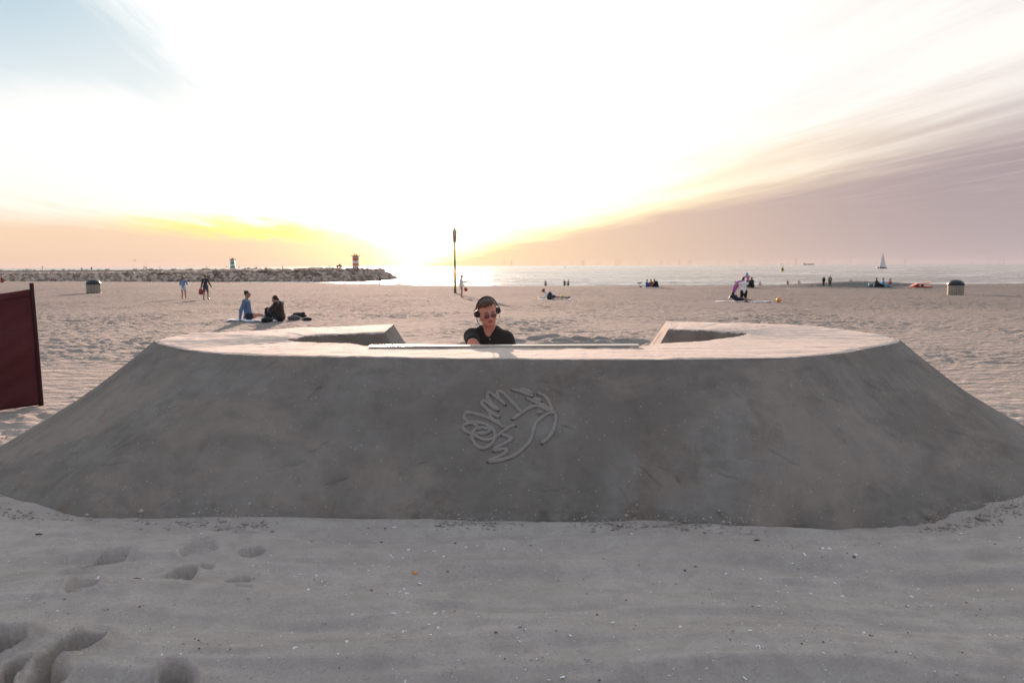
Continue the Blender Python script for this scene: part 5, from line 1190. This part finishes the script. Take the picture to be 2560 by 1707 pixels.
for px, py, L_, rz, lab in ((341, 1455, .05, .05, 'short dark stick lying beside the footprints'), (1892, 1347, .035, .1, 'short dark stick near the foot of the sculpture at right'), (97, 1337, .045, .0, 'reddish brown wood chip at far left below the sculpture')):
    p_ = un(px, py, 0); b1 = B(); b1.tube([(-L_/2, 0, 0), (0, .002, .002), (L_/2, 0, 0)], [.004, .006, .004], 7); o = b1.out('twig', m_sb, None); o.location = (p_[0], p_[1], hz(p_[0], p_[1])+.004); o.rotation_euler = (0, 0, rz); prop(o, label=lab, cat='twig')
# fine grit: one mesh of many crumbs
nG = 6500; gx_ = []; V0 = np.array([(1, 0, 0), (0, 1, 0), (-1, 0, 0), (0, -1, 0), (0, 0, .8), (0, 0, -.5)], float); F0 = np.array([(0, 1, 4), (1, 2, 4), (2, 3, 4), (3, 0, 4), (1, 0, 5), (2, 1, 5), (3, 2, 5), (0, 3, 5)])
px = RNG.uniform(-40, 2600, nG); py = 1230+RNG.random(nG)*490; pts = np.array([un(a, b, 0) for a, b in zip(px, py)]); srt_ = np.argsort(bc[300:-300, 0]); yb_ = np.interp(pts[:, 0], bc[300:-300, 0][srt_], bc[300:-300, 1][srt_])
ok = (pts[:, 1] < yb_+.02) & (vn(px/170., py/60.)*.6+.55 > RNG.random(nG)); pts = pts[ok]; hh = height(pts[:, 0], pts[:, 1])
for nm, mm, sl, lab in (('shell_grit', m_sh, slice(0, None, 2), 'fine pale shell grit sprinkled over the foreground sand'), ('dark_grit', m_sb, slice(1, None, 9), 'fine dark grit sprinkled over the foreground sand'), ('sand_crumbs', m_sand, slice(2, None, 5), 'crumbs of sand scattered over the foreground')):
    q_ = pts[sl]; h2 = hh[sl]; n = len(q_); sz = RNG.uniform(.0015, .0035, n)*(1+.9*(RNG.random(n) > .85))*(.9 if nm == 'sand_crumbs' else 1); rz = RNG.uniform(0, 6.28, n)
    VV = V0[None]*sz[:, None, None]*RNG.uniform(.6, 1.3, (n, 6, 1)); c_, s_0 = np.cos(rz), np.sin(rz); X_, Y_ = VV[..., 0]*c_[:, None]-VV[..., 1]*s_0[:, None], VV[..., 0]*s_0[:, None]+VV[..., 1]*c_[:, None]
    VV = np.stack([X_+q_[:, None, 0], Y_+q_[:, None, 1], VV[..., 2]+h2[:, None]+sz[:, None]*.3], -1).reshape(-1, 3); FF = (F0[None]+6*np.arange(n)[:, None, None]).reshape(-1, 3)
    prop(link(nm, raw_mesh(nm, VV, FF), mm, None, False), label=lab, cat='grit', kind='stuff')
# crumbly lumps along the foot of the sculpture
ii = RNG.integers(350, NU-350, 5200); off_ = RNG.normal(-.015, .045, 5200); bb = bc[ii]; nn_ = (oc[ii]-bc[ii]); nn_ /= np.hypot(*nn_.T)[:, None]; q_ = bb+nn_*off_[:, None]
kk = vn(ii/60., ii*0)+.2 > RNG.random(5200)*.8; q_ = q_[kk]; n = len(q_); sz = RNG.gamma(2.0, .0026, n)+.0015; h2 = height(q_[:, 0], q_[:, 1])+np.maximum(0, off_[kk])*.9
VV = V0[None]*sz[:, None, None]*RNG.uniform(.6, 1.4, (n, 6, 1)); VV = np.stack([VV[..., 0]+q_[:, None, 0], VV[..., 1]+q_[:, None, 1], VV[..., 2]+h2[:, None]+sz[:, None]*.2], -1).reshape(-1, 3); FF = (F0[None]+6*np.arange(n)[:, None, None]).reshape(-1, 3)
prop(link('loose_crumbs', raw_mesh('loose_crumbs', VV, FF), m_sand, None, False), label='loose crumbs along the foot of the sand sculpture', cat='crumbs', kind='stuff')
print('objects done')

# ------------------------------------------------------------------ sea air
b1 = B(); b1.box((0, 0, 85), (90000, 90000, 190)); m = bpy.data.materials.new('sea_haze'); m.use_nodes = True; nt = m.node_tree; nt.nodes.clear()
v = nt.nodes.new('ShaderNodeVolumePrincipled'); v.inputs['Color'].default_value = (.42, .41, .44, 1); v.inputs['Density'].default_value = 5e-6; v.inputs['Anisotropy'].default_value = .3
ou = nt.nodes.new('ShaderNodeOutputMaterial'); nt.links.new(v.outputs[0], ou.inputs['Volume'])
prop(b1.out('haze', m, None, False), kind='stuff', label='thin warm sea haze over beach and water', cat='haze')
